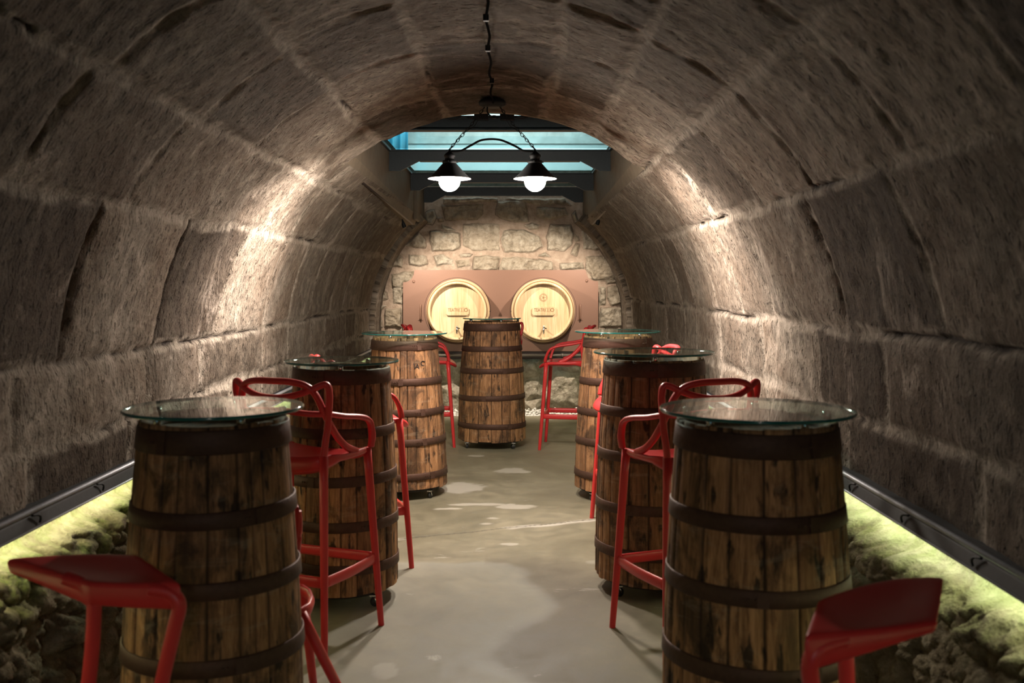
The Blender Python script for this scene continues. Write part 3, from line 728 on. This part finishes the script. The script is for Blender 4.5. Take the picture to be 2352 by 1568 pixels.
for hx in (412, 1608):
    px_, z1 = L(hx, 392); _, z0 = L(hx, 498)
    b = MB(); b.tube([(px_, -.012, z0), (px_, -.03, z0+.01), (px_, -.034, z1-.01), (px_, -.012, z1)], .011, 10, sub=3); b.box((px_-.03, -.008, z0-.015), (px_+.03, 0, z0+.012)); b.lathe([(.018, -.012), (.018, -.002)], 12, (px_, 0, z0), axis='y')
    b.build('handle', M_COPPER, panel)
for bx_, by_ in ((360, 217), (1658, 212), (930, 440), (1092, 440)):
    q = L(bx_, by_); b = MB(); rr = .018 if by_ < 300 else .009; b.lathe([(0, -.012), (rr*.8, -.010), (rr, 0)], 14, (q[0], 0, q[1]), axis='y'); b.build('bolt', M_COPPER if by_ < 300 else M_DARKBOX, panel)
for cx_ in (688, 1333):      # engraved opening outlines
    q = L(cx_+25*(1 if cx_ < 1000 else 1)*(1 if cx_ < 1000 else -1)*0, 437); b = MB(); P = [(q[0]+.402*math.cos(a), -.0005, q[1]+.402*math.sin(a)) for a in np.linspace(0, 2*math.pi, 73)[:-1]]
    b.tube(P, .0022, 5, closed=True, up=(0, 1, 0)); b.build('seam', M_DARKBOX, panel)

def text_mesh(name, body, size, loc, mat, parent, depth=.0012, rot=(math.pi/2, 0, 0), bold=0.0):
    cu = bpy.data.curves.new(name, 'FONT'); cu.body = body; cu.size = size; cu.extrude = depth; cu.align_x = 'CENTER'; cu.align_y = 'CENTER'; cu.offset = bold
    to = bpy.data.objects.new(name+'_c', cu); COL.objects.link(to); dg = bpy.context.evaluated_depsgraph_get()
    me = bpy.data.meshes.new_from_object(to.evaluated_get(dg)); bpy.data.objects.remove(to, do_unlink=True)
    me.materials.clear(); me.materials.append(mat)
    o = bpy.data.objects.new(name, me); COL.objects.link(o); o.parent = parent; o.location = loc; o.rotation_euler = rot
    return o
def cask(cx, lab, emblem):
    X0, Z0 = C2p(cx, 437, 11.92)
    t = thing('wine_cask', lab, 'barrel', (X0, 11.86, Z0), 0, 'casks set in the brown panel')
    b = MB(); ro, ri = .372, .318
    b.lathe([(ri+.012, .05), (ri, .0), (ri+.012, -.012), (ro-.03, -.012), (ro-.022, -.004), (ro-.02, .02), (ro-.008, .022), (ro-.004, .075), (ro-.001, .077), (ro, .12), (ro+.004, .122), (ro+.012, .199)], 72, axis='y', caps=False)
    b.build('staves', M_OAK, t)
    b = MB(); b.lathe([(ro-.019, .005), (ro-.010, .004), (ro-.006, .05), (ro-.016, .052)], 72, axis='y', caps=False); b.build('hoop', M_OAKD, t)
    b = MB(); b.lathe([(ri+.004, .045), (ri-.004, .046), (0.0001, .047)], 72, axis='y', caps=False); hd = b.build('head', M_OAK, t)
    for m_ in (-.22, -.12, -.03, .07, .16, .24):
        pass
    b = MB(); hw, hh, c = .135, .052, .02
    pts = [(-hw, -hh+c), (-hw+.008, -hh+c*.6), (-hw+c*.8, -hh), (hw-c*.8, -hh), (hw-.008, -hh+c*.6), (hw, -hh+c), (hw, hh-c), (hw-.008, hh-c*.6), (hw-c*.8, hh), (-hw+c*.8, hh), (-hw+.008, hh-c*.6), (-hw, hh-c)]
    b.prism(pts, .026, .047); p = b.build('plaque', M_OAK, t)
    text_mesh('lettering', 'TEATRI', .058, (-.045, .0255, .010), M_BURN, p).scale = (.72, 1, 1)
    text_mesh('lettering', 'O', .062, (.105, .0255, .010), M_BURN, p, bold=.0005)
    b = MB()
    for k in range(2):
        P = [(.040+.024*k+.017*math.cos(a)*(1 if k else -1), .0255, .012+.022*math.sin(a)) for a in np.linspace(0, 6.28, 25)[:-1]]; b.tube(P, .0012, 5, closed=True, up=(0, 1, 0))
    b.build('scroll_mark', M_BURN, p)
    text_mesh('lettering', '- - - - - - - -', .022, (-.04, .0255, -.032), M_BURN, p)
    if emblem:
        b = MB()
        for r0 in (.046, .036):
            P = [(r0*math.cos(a), .045, .16+r0*math.sin(a)) for a in np.linspace(0, 6.28, 37)[:-1]]; b.tube(P, .0016, 5, closed=True, up=(0, 1, 0))
        for k in range(5):
            a = k*1.257; b.tube([(0, .045, .16), (.025*math.cos(a), .045, .16+.025*math.sin(a))], .002, 5)
        b.build('emblem', M_BURN, hd)
    tp = MB(); tz = -.225; tp.tube([(0, .05, tz+.02), (0, -.05, tz+.02)], .010, 12); tp.tube([(0, -.045, tz+.025), (0, -.05, tz), (0, -.052, tz-.045)], [.013, .013, .008], 12); tp.ball((0, -.045, tz+.04), .013, 10)
    tpo = tp.build('tap', M_CHROME, t); k_ = MB(); k_.tube([(.0, -.045, tz+.03), (.035, -.05, tz+.018)], .006, 8); k_.build('tap_lever', M_BLACK, tpo)
    return t
cask(688, 'pale oak wine cask head with tap, left one in the brown panel', False)
cask(1333, 'pale oak wine cask head with burnt round emblem, right one in the brown panel', True)

# white pebbles at the foot of the end wall
r_ = random.Random(11); b = MB()
for i in range(1500):
    xx = r_.uniform(-1.3, 1.35); yy = 11.27+r_.random()**1.6*.75; rr = r_.uniform(.012, .026)
    b.ball((xx, yy, -.035+r_.uniform(-.02, .03)), rr, 6, sc=(1, r_.uniform(.7, 1.2), r_.uniform(.5, .8)))
tag(b.build('pebble_bed', M_PEB), 'strip of white pebbles between the concrete floor and the end wall', 'pebbles', kind='stuff')

# ------------------------------------------------------------------ barrel tables
FR = [.045, .25, .44, .645, .88]
def barrel_table(xc, yc, H, D, rt, rb, label, seed, rz=0.0, fr=FR, marks=False):
    t = thing('barrel_table', label, 'table', (xc, yc, 0), rz, 'barrel tables on both sides of the aisle')
    rn = random.Random(seed); zb, zt = .068, H-.032; hgt = zt-zb
    rad = lambda q: rb+(rt-rb)*q+.012*math.sin(math.pi*q)     # q 0 bottom, 1 top
    ns = 23; wd = [rn.uniform(.6, 1.4) for _ in range(ns)]; tot = sum(wd); ed = [0]
    for w_ in wd: ed.append(ed[-1]+w_/tot*2*math.pi)
    ths, tone, gap, gd = [], [], [], []
    for i in range(ns):
        a0, a1 = ed[i], ed[i+1]; tn = rn.random(); raise_ = rn.uniform(-.0025, .0025)
        for q, dp, gp in ((0, -.007, 1), (.035, -.002, .4), (.09, 0, 0), (.3, .0008, 0), (.5, .001, 0), (.7, .0008, 0), (.91, 0, 0), (.965, -.002, .4)):
            ths.append(a0+(a1-a0)*q); tone.append(tn); gap.append(gp); gd.append(dp+(raise_ if gp < 1 else 0))
    nz = 56; qs = np.linspace(0, 1, nz); TH = np.array(ths); nt = len(TH)
    A, Q = np.meshgrid(TH, qs, indexing='ij'); G = np.array(gd)[:, None]; sid = np.repeat(np.arange(ns), 8)[:, None]
    rr = rb+(rt-rb)*Q+.012*np.sin(np.pi*Q)+G+.0022*fbm(np.cos(A)*5, np.sin(A)*5, Q*3, o=3, s=seed)
    Zz = zb+hgt*Q
    Zz = Zz+(Q < .001)*(_h(sid, sid*0, sid*0, seed)-.3)*.012+(Q > .999)*(_h(sid, sid*0+1, sid*0, seed)-.5)*.008
    V = np.stack([rr*np.cos(A), rr*np.sin(A), Zz], -1).reshape(-1, 3)
    F = gridfaces(nt, nz, wrap_u=True)
    # inner rim ring and top board
    V2 = []; o0 = len(V); ri = rt-.022
    for k in range(nt): V2.append((ri*math.cos(ths[k]), ri*math.sin(ths[k]), zt-.002))
    for k in range(nt): V2.append((ri*math.cos(ths[k]), ri*math.sin(ths[k]), zt-.03))
    V2.append((0, 0, zt-.03))
    F2 = [[k*nz+nz-1, ((k+1) % nt)*nz+nz-1, o0+(k+1) % nt, o0+k] for k in range(nt)]+[[o0+k, o0+(k+1) % nt, o0+nt+(k+1) % nt, o0+nt+k] for k in range(nt)]+[[o0+nt+k, o0+nt+(k+1) % nt, o0+2*nt, o0+2*nt] for k in range(nt)]
    Va = np.concatenate([V, np.array(V2)])
    Fl = [list(map(int, f)) for f in F]+[f[:3] if f[2] == f[3] else f for f in F2]
    ta = np.concatenate([np.repeat(np.array(tone), nz), np.full(len(V2), .4)]); ga = np.concatenate([np.repeat(np.array(gap), nz)*(.55+.45*_h(np.repeat(sid, nz), np.repeat(sid, nz)*0+7, np.repeat(sid, nz)*0, seed)).ravel()[:nt*nz], np.full(len(V2), .3)])
    uvp = np.stack([(A+seed*.7)*.26, Zz+seed*1.3], -1).reshape(-1, 2); uvp = np.concatenate([uvp, np.array(V2)[:, :2]])
    rawmesh('barrel_body', Va, Fl, M_WOOD, t, attrs={'tone': ta, 'gap': ga}, uv=uvp)
    for i, f in enumerate(fr):
        hh = .034 if i == 0 else .024; q = 1-f; zc = zb+hgt*q
        ra = rad(q+hh/hgt)+.0035; rb_ = rad(q-hh/hgt)+.0035; tilt = rn.uniform(-.006, .006); ph = rn.uniform(0, 6.28)
        b = MB(); n = 72; V = []
        for (r_o, zz) in ((ra, hh), (ra+.003, hh*.9), (rb_+.004, -hh*.9), (rb_+.0005, -hh), (rb_-.003, -hh), (ra-.003, hh)):
            for k in range(n):
                a = 2*math.pi*k/n; w_ = tilt*math.cos(a-ph)
                V.append((r_o*math.cos(a), r_o*math.sin(a), zc+zz+w_))
        F = [(j*n+k, j*n+(k+1) % n, ((j+1) % 6)*n+(k+1) % n, ((j+1) % 6)*n+k)[::-1] for j in range(6) for k in range(n)]
        b.add(V, F)
        a0 = rn.uniform(-2.2, -.9)
        for k in range(3):
            a = a0+.05*(k % 2)+.12*(k//2); rm = (ra+rb_)/2+.004; b.ball((rm*math.cos(a), rm*math.sin(a), zc+tilt*math.cos(a-ph)), .0045, 8)
        # lap joint of the strap
        aL = a0+.25; n2 = 5; V = []
        for zz, r_o in ((hh*.9, ra+.0065), (-hh*.9, rb_+.0075)):
            for k in range(n2): a = aL-.12*k/4; V.append((r_o*math.cos(a), r_o*math.sin(a), zc+zz+tilt*math.cos(a-ph)))
        V += [(v[0]*.985, v[1]*.985, v[2]) for v in V]
        b.add(V, [(k, k+1, n2+k+1, n2+k) for k in range(n2-1)]+[(0, n2, 3*n2, 2*n2), (n2-1, 3*n2-1, 4*n2-1, 2*n2-1)], False)
        b.build('hoop', M_HOOP, t)
    b = MB(); rg = D/2; b.lathe([(0.0001, H-.010), (rg-.003, H-.010)], 96, caps=False); b.lathe([(rg-.003, H), (0.0001, H)], 96, caps=False)
    b.lathe([(rg-.003, H-.010), (rg, H-.007), (rg, H-.003), (rg-.003, H)], 96, caps=False, m=1)
    g = b.build('glass_top', [M_GLASS, M_GEDGE], t)
    for k in range(5):
        a = k*1.257+.6+seed; b = MB(); b.lathe([(.012, zt-.003), (.012, H-.0105)], 12, ((rt-.012)*math.cos(a), (rt-.012)*math.sin(a), 0)); b.build('spacer_pad', M_CHROME, t)
    b = MB(); b.lathe([(rb*.9, .055), (rb*.92, .062), (rb*.92, .074), (rb*.9, .078)], 40); b.build('dolly_board', M_DOLLY, t)
    for k in range(4):
        a = math.pi/4+k*math.pi/2+rn.uniform(-.15, .15); rc = rb*.90; cx_, cy_ = rc*math.cos(a), rc*math.sin(a)
        b = MB(); b.box((cx_-.018, cy_-.018, .050), (cx_+.018, cy_+.018, .056)); b.tube([(cx_, cy_, .055), (cx_, cy_, .042)], .008, 8); sw = rn.uniform(0, 3.14); dx, dy = math.cos(sw), math.sin(sw)
        for s_ in (-1, 1): b.tube([(cx_-dy*.011*s_, cy_+dx*.011*s_, .046), (cx_-dy*.013*s_+dx*.008, cy_+dx*.013*s_+dy*.008, .018)], (.0035), 6)
        c_ = b.build('caster', M_CHROME, t)
        b = MB(); V = []; n = 16
        for s_ in (-1, 1):
            for k2 in range(n):
                th = 2*math.pi*k2/n; V.append((cx_+dx*.006+dx*.021*math.cos(th)-dy*.008*s_, cy_+dy*.006+dy*.021*math.cos(th)+dx*.008*s_, .021+.021*math.sin(th)))
        b.add(V, [tuple(range(n))[::-1], tuple(range(n, 2*n))]+[(i, (i+1) % n, (i+1) % n+n, i+n) for i in range(n)]); b.build('wheel', M_RUBBER, c_)
    if marks:
        for txt, da, zz, rot in (('A', .33, .92, .1), ('I', .25, .925, -.2), ('C', .50, .94, .3), ('.', .52, .915, 0)):
            a = -math.pi/2+da+.14; q = (zz-zb)/hgt; r0 = rad(q)+.001
            o = text_mesh('chalk_mark', txt, .05, (r0*math.cos(a), r0*math.sin(a), zz), M_PAINT, t, depth=.002, rot=(math.pi/2, rot, a+math.pi/2))
    return t
TABLES = [(-.754, 3.0, 1.13, .53, .213, .268, 'tall tapered barrel table with glass top, nearest on the left', 1, FR),
 (.866, 2.95, 1.13, .569, .229, .275, 'tall tapered barrel table with glass top, nearest on the right', 2, FR),
 (-.678, 4.79, 1.131, .549, .225, .268, 'dark barrel table with glass top, second from the front on the left', 3, [.03, .28, .49, .69, .88]),
 (.845, 4.94, 1.163, .60, .242, .288, 'dark barrel table with glass top, second from the front on the right', 4, [.04, .23, .43, .66, .86]),
 (-.632, 7.14, 1.147, .612, .228, .305, 'warm lit barrel table with glass top, third from the front on the left', 5, [.045, .29, .49, .68, .91]),
 (.888, 7.05, 1.164, .61, .235, .305, 'warm lit barrel table with glass top, third from the front on the right', 6, [.045, .29, .49, .68, .90]),
 (-.049, 9.22, 1.18, .54, .252, .312, 'barrel table with small glass top standing alone in the middle at the far end', 7, [.045, .225, .41, .635, .87])]
for (xc, yc, H, D, rt, rb, lab, seed, fr) in TABLES: barrel_table(xc, yc, H, D, rt, rb, lab, seed, 0, fr, marks=(seed == 5))

# ------------------------------------------------------------------ red bar stools with woven backs
def make_stool(label):
    t = thing('bar_stool', label, 'stool', (0, 0, 0), 0, 'red bar stools with looped backs')
    # seat shell
    nt, nr = 64, 14; V = []
    def outline(a):
        c, s = math.cos(a), math.sin(a)
        e = .62 if s > 0 else .45
        x = .222*abs(c)**e*(1 if c > 0 else -1); y = (.245 if s > 0 else .200)*abs(s)**(.75 if s > 0 else .5)*(1 if s > 0 else -1)
        return x, y
    def ztop(x, y):
        return .775-.020*math.exp(-(x/.12)**2-((y)/.14)**2)+.035*max(0, -y-.05)/.15*.6+.018*(abs(x)/.22)**3-.030*max(0, (y-.15)/.09)**2
    for j in range(nr+1):
        f = j/nr
        for i in range(nt):
            x, y = outline(2*math.pi*i/nt); x *= f; y *= f; V.append((x, y, ztop(x, y)))
    def th(y): return .028+.045*max(0, min(1, (-y-.08)/.12))
    for f, dz in ((1.02, .35), (1.02, .7), (.985, 1.0), (.8, 1.0), (.4, .6), (0.001, .6)):
        for i in range(nt):
            x, y = outline(2*math.pi*i/nt); zz = ztop(x, y)-th(y)*dz
            if f < .9: zz = ztop(x*f, y*f)-.026
            V.append((x*f, y*f, zz))
    rows = nr+1+6
    F = [(j*nt+i, j*nt+(i+1) % nt, (j+1)*nt+(i+1) % nt, (j+1)*nt+i) for j in range(rows-1) for i in range(nt)]
    b = MB(); b.add(V, F); b.build('seat', M_RED, t)
    for sx in (-1, 1):
        for fy in (-1, 1):
            top = (sx*.198, .165, .785) if fy > 0 else (sx*.192, -.170, .80); ft = (sx*.235, .222, 0) if fy > 0 else (sx*.235, -.232, 0)
            mid = tuple(top[k]*.5+ft[k]*.5 for k in range(3)); b = MB(); b.tube([ft, (ft[0], ft[1], .012), mid, top], [.0135, .0135, .0165, .019], 14, sub=3); b.build('leg', M_RED, t)
    # foot rest loop
    b = MB(); zf = .30; q = zf/.79
    cs = [(.235-.037*q, .222-.057*q), (.235-.043*q, -.232+.062*q)]
    P = [(cs[0][0], cs[0][1]), (cs[1][0], cs[1][1]), (-cs[1][0], cs[1][1]), (-cs[0][0], cs[0][1])]
    for i in range(4):
        p, r = P[i], P[(i+1) % 4]; bow = .012 if i != 1 else .0
        m = ((p[0]+r[0])/2*1.0+(0 if i % 2 else (bow if p[0] > 0 else -bow)), (p[1]+r[1])/2)
        b.tube([(p[0], p[1], zf), (m[0], m[1], zf), (r[0], r[1], zf)], (.007, .024), 10, sub=4) if False else b.tube([(p[0], p[1], zf), (m[0], m[1], zf), (r[0], r[1], zf)], [(.008, .023)]*3, 10, sub=4)
    b.build('footrest', M_RED, t)
    mir = lambda L_: L_+[(-x, y, z) for x, y, z in L_[::-1] if abs(x) > 1e-6]
    # arm strand
    a = mir([(.212, .175, .79), (.226, .160, .845), (.233, .125, .905), (.232, .06, .932), (.220, -.06, .950), (.205, -.15, .968), (.150, -.215, .975), (.07, -.245, .985), (0, -.252, .988)])
    b = MB(); b.tube(a, [(.0165, .012)]*len(a), 10, sub=5, up=(0, 0, 1)); b.build('armrest', M_RED, t)
    b = MB()
    a = mir([(.212, .05, .788), (.210, -.02, .815), (.205, -.085, .865), (.203, -.14, .925), (.196, -.18, .985), (.180, -.205, 1.045), (.150, -.225, 1.085), (.09, -.245, 1.103), (0, -.256, 1.106)])
    b.tube(a, [(.0135, .0165)]*len(a), 10, sub=5, up=(0, -1, .2))
    a = mir([(.192, -.172, .78), (.196, -.165, .85), (.203, -.158, .915), (.215, -.170, .98), (.226, -.182, 1.045), (.222, -.190, 1.088), (.200, -.200, 1.090), (.155, -.222, 1.068), (.08, -.246, 1.045), (0, -.256, 1.038)])
    b.tube(a, [(.0135, .0165)]*len(a), 10, sub=5, up=(0, -1, .2))
    b.build('backrest', M_RED, t)
    return t
def copy_tree(o, parent=None):
    c = o.copy(); COL.objects.link(c)
    if parent is not None: c.parent = parent
    for ch in list(o.children): copy_tree(ch, c)
    return c
SP = [(-.735, 4.255, -.38, 'red looped-back bar stool between the two nearest left barrel tables, back to the viewer'),
      (.88, 4.22, .38, 'red looped-back bar stool behind the nearest right barrel table, back to the viewer'),
      (-.682, 5.389, -1.2, 'red looped-back bar stool mostly hidden behind the second left barrel table'),
      (.90, 6.15, 1.70, 'red looped-back bar stool mostly hidden behind the second right barrel table'),
      (-.63, 9.32, -1.50, 'red looped-back bar stool left of the middle barrel table at the far end'),
      (.64, 9.16, 1.42, 'red looped-back bar stool right of the middle barrel table, seen from the side'),
      (.0, 9.98, 3.05, 'red looped-back bar stool hidden behind the middle barrel table at the far end')]
st0 = make_stool('x')
for i, (xx, yy, rz, lab) in enumerate(SP):
    o = st0 if i == 0 else copy_tree(st0)
    o.location = (xx, yy, 0); o.rotation_euler = (0, 0, rz); o['label'] = lab

# ------------------------------------------------------------------ red backless stools
def low_stool(label, base, cor, bulge, scoop, stems, foots, thick):
    """cor: four seat corners (near a, near b, far b, far a) in metres; stems: two tube paths ending on the footrest; foots: four feet"""
    t = thing('backless_stool', label, 'stool', (base[0], base[1], 0), 0, 'red backless bar stools with bent seats')
    B = Vector((base[0], base[1], 0)); c = [Vector(p)-B for p in cor]; n, m = 25, 19
    up_, lo_ = [], []
    for i in range(n):
        u = i/(n-1)
        for j in range(m):
            v = j/(m-1)
            p = (c[0]*(1-u)+c[1]*u)*(1-v)+(c[3]*(1-u)+c[2]*u)*v
            p = p+Vector(bulge)*(math.sin(math.pi*u)*v)
            p.z -= scoop*math.sin(math.pi*u)**1.2*math.sin(math.pi*min(1, v*1.0))**.8
            rim = min(1, min(u, 1-u)*12)*min(1, min(v, 1-v)*9)
            p2 = p.copy(); p.z -= .006*(1-rim)**2
            thk = thick[0]*(1-u)*(1-v)+thick[1]*u*(1-v)+thick[2]*u*v+thick[3]*(1-u)*v
            ctr = (c[0]+c[1]+c[2]+c[3])/4; inn = (ctr-p2)*(.10*(1-rim)**1.0); inn.z = 0
            q = p2+inn*.6; q.z = p2.z-thk*(.45+.55*(1-rim)) 
            up_.append(p); lo_.append(q)
    V = up_+lo_; F = []; o_ = n*m
    for i in range(n-1):
        for j in range(m-1):
            a = i*m+j; F.append((a, a+m, a+m+1, a+1)); F.append((a+o_, a+1+o_, a+m+1+o_, a+m+o_))
    for i in range(n-1):
        for j, fl in ((0, 0), (m-1, 1)):
            a = i*m+j; f = (a, a+o_, a+m+o_, a+m); F.append(f[::-1] if fl else f)
    for j in range(m-1):
        for i, fl in ((0, 1), (n-1, 0)):
            a = i*m+j; f = (a, a+o_, a+1+o_, a+1); F.append(f[::-1] if fl else f)
    b = MB(); b.add(V, F); so = b.build('seat', M_RED, t); md = so.modifiers.new('sub', 'SUBSURF'); md.levels = 1; md.render_levels = 1
    ends = []
    for path in stems:
        P = [Vector(p)-B for p in path]; b = MB(); b.tube(P, [(.022, .018)]+[(.0185, .0185)]*(len(P)-2)+[(.017, .017)], 16, sub=6); b.build('stem', M_RED, t); ends.append(P[-1])
    fp = [Vector(f[0])-B for f in foots]
    b = MB(); L_ = []
    b.tube(fp, [(.011, .021)]*len(fp), 12, closed=True, sub=4); b.build('footrest', M_RED, t)
    for f in foots:
        b = MB(); b.tube([Vector(f[0])-B, Vector(f[0])*.5+Vector(f[1])*.5-B, Vector(f[1])-B], [.020, .017, .0145], 14, sub=3); b.build('leg', M_RED, t)
    return t
low_stool('red backless stool at the bottom left corner, in front of the nearest left barrel table', (-.92, 2.58),
    [(-.915, 2.485, .752), (-.672, 2.470, .757), (-.87, 2.70, .768), (-1.215, 2.655, .772)], (.03, .02, .004), .014,
    [[(-.76, 2.488, .738), (-.715, 2.486, .728), (-.688, 2.484, .70), (-.700, 2.487, .64), (-.735, 2.497, .50), (-.775, 2.52, .33)], [(-.99, 2.53, .752), (-.945, 2.52, .738), (-.915, 2.51, .71), (-.911, 2.51, .66), (-.925, 2.52, .52), (-.955, 2.53, .33)]],
    [((-.775, 2.47, .33), (-.63, 2.36, 0)), ((-.985, 2.47, .33), (-1.13, 2.36, 0)), ((-.985, 2.68, .33), (-1.14, 2.80, 0)), ((-.80, 2.66, .33), (-.72, 2.69, 0))], (.07, .085, .04, .05))
low_stool('red backless stool at the bottom right corner, in front of the nearest right barrel table', (.95, 2.3),
    [(.748, 2.075, .768), (1.062, 2.145, .772), (1.195, 2.42, .792), (.848, 2.31, .768)], (.03, .075, .0), .02,
    [[(.85, 2.12, .742), (.80, 2.105, .732), (.772, 2.10, .70), (.785, 2.12, .62), (.825, 2.17, .48), (.87, 2.22, .33)], [(.90, 2.30, .742), (.905, 2.30, .70), (.915, 2.30, .62), (.92, 2.31, .48), (.92, 2.32, .33)]],
    [((.86, 2.18, .33), (.73, 2.03, 0)), ((1.04, 2.20, .33), (1.20, 2.08, 0)), ((1.05, 2.42, .33), (1.20, 2.56, 0)), ((.86, 2.38, .33), (.70, 2.50, 0))], (.10, .03, .02, .05))
low_stool('red backless stool almost hidden behind the nearest left barrel table', (-.76, 3.52),
    [(-.90, 3.30, .76), (-.555, 3.295, .765), (-.63, 3.53, .768), (-.98, 3.58, .765)], (0, .03, 0), .012,
    [[(-.578, 3.315, .74), (-.575, 3.32, .70), (-.582, 3.33, .62), (-.605, 3.345, .50), (-.61, 3.36, .37)], [(-.90, 3.36, .74), (-.90, 3.37, .68), (-.89, 3.38, .6), (-.88, 3.39, .48), (-.87, 3.40, .37)]],
    [((-.57, 3.36, .385), (-.37, 3.34, 0)), ((-.87, 3.36, .385), (-1.08, 3.36, 0)), ((-.87, 3.62, .385), (-1.04, 3.80, 0)), ((-.62, 3.62, .385), (-.60, 3.72, 0))], (.05, .15, .04, .03))
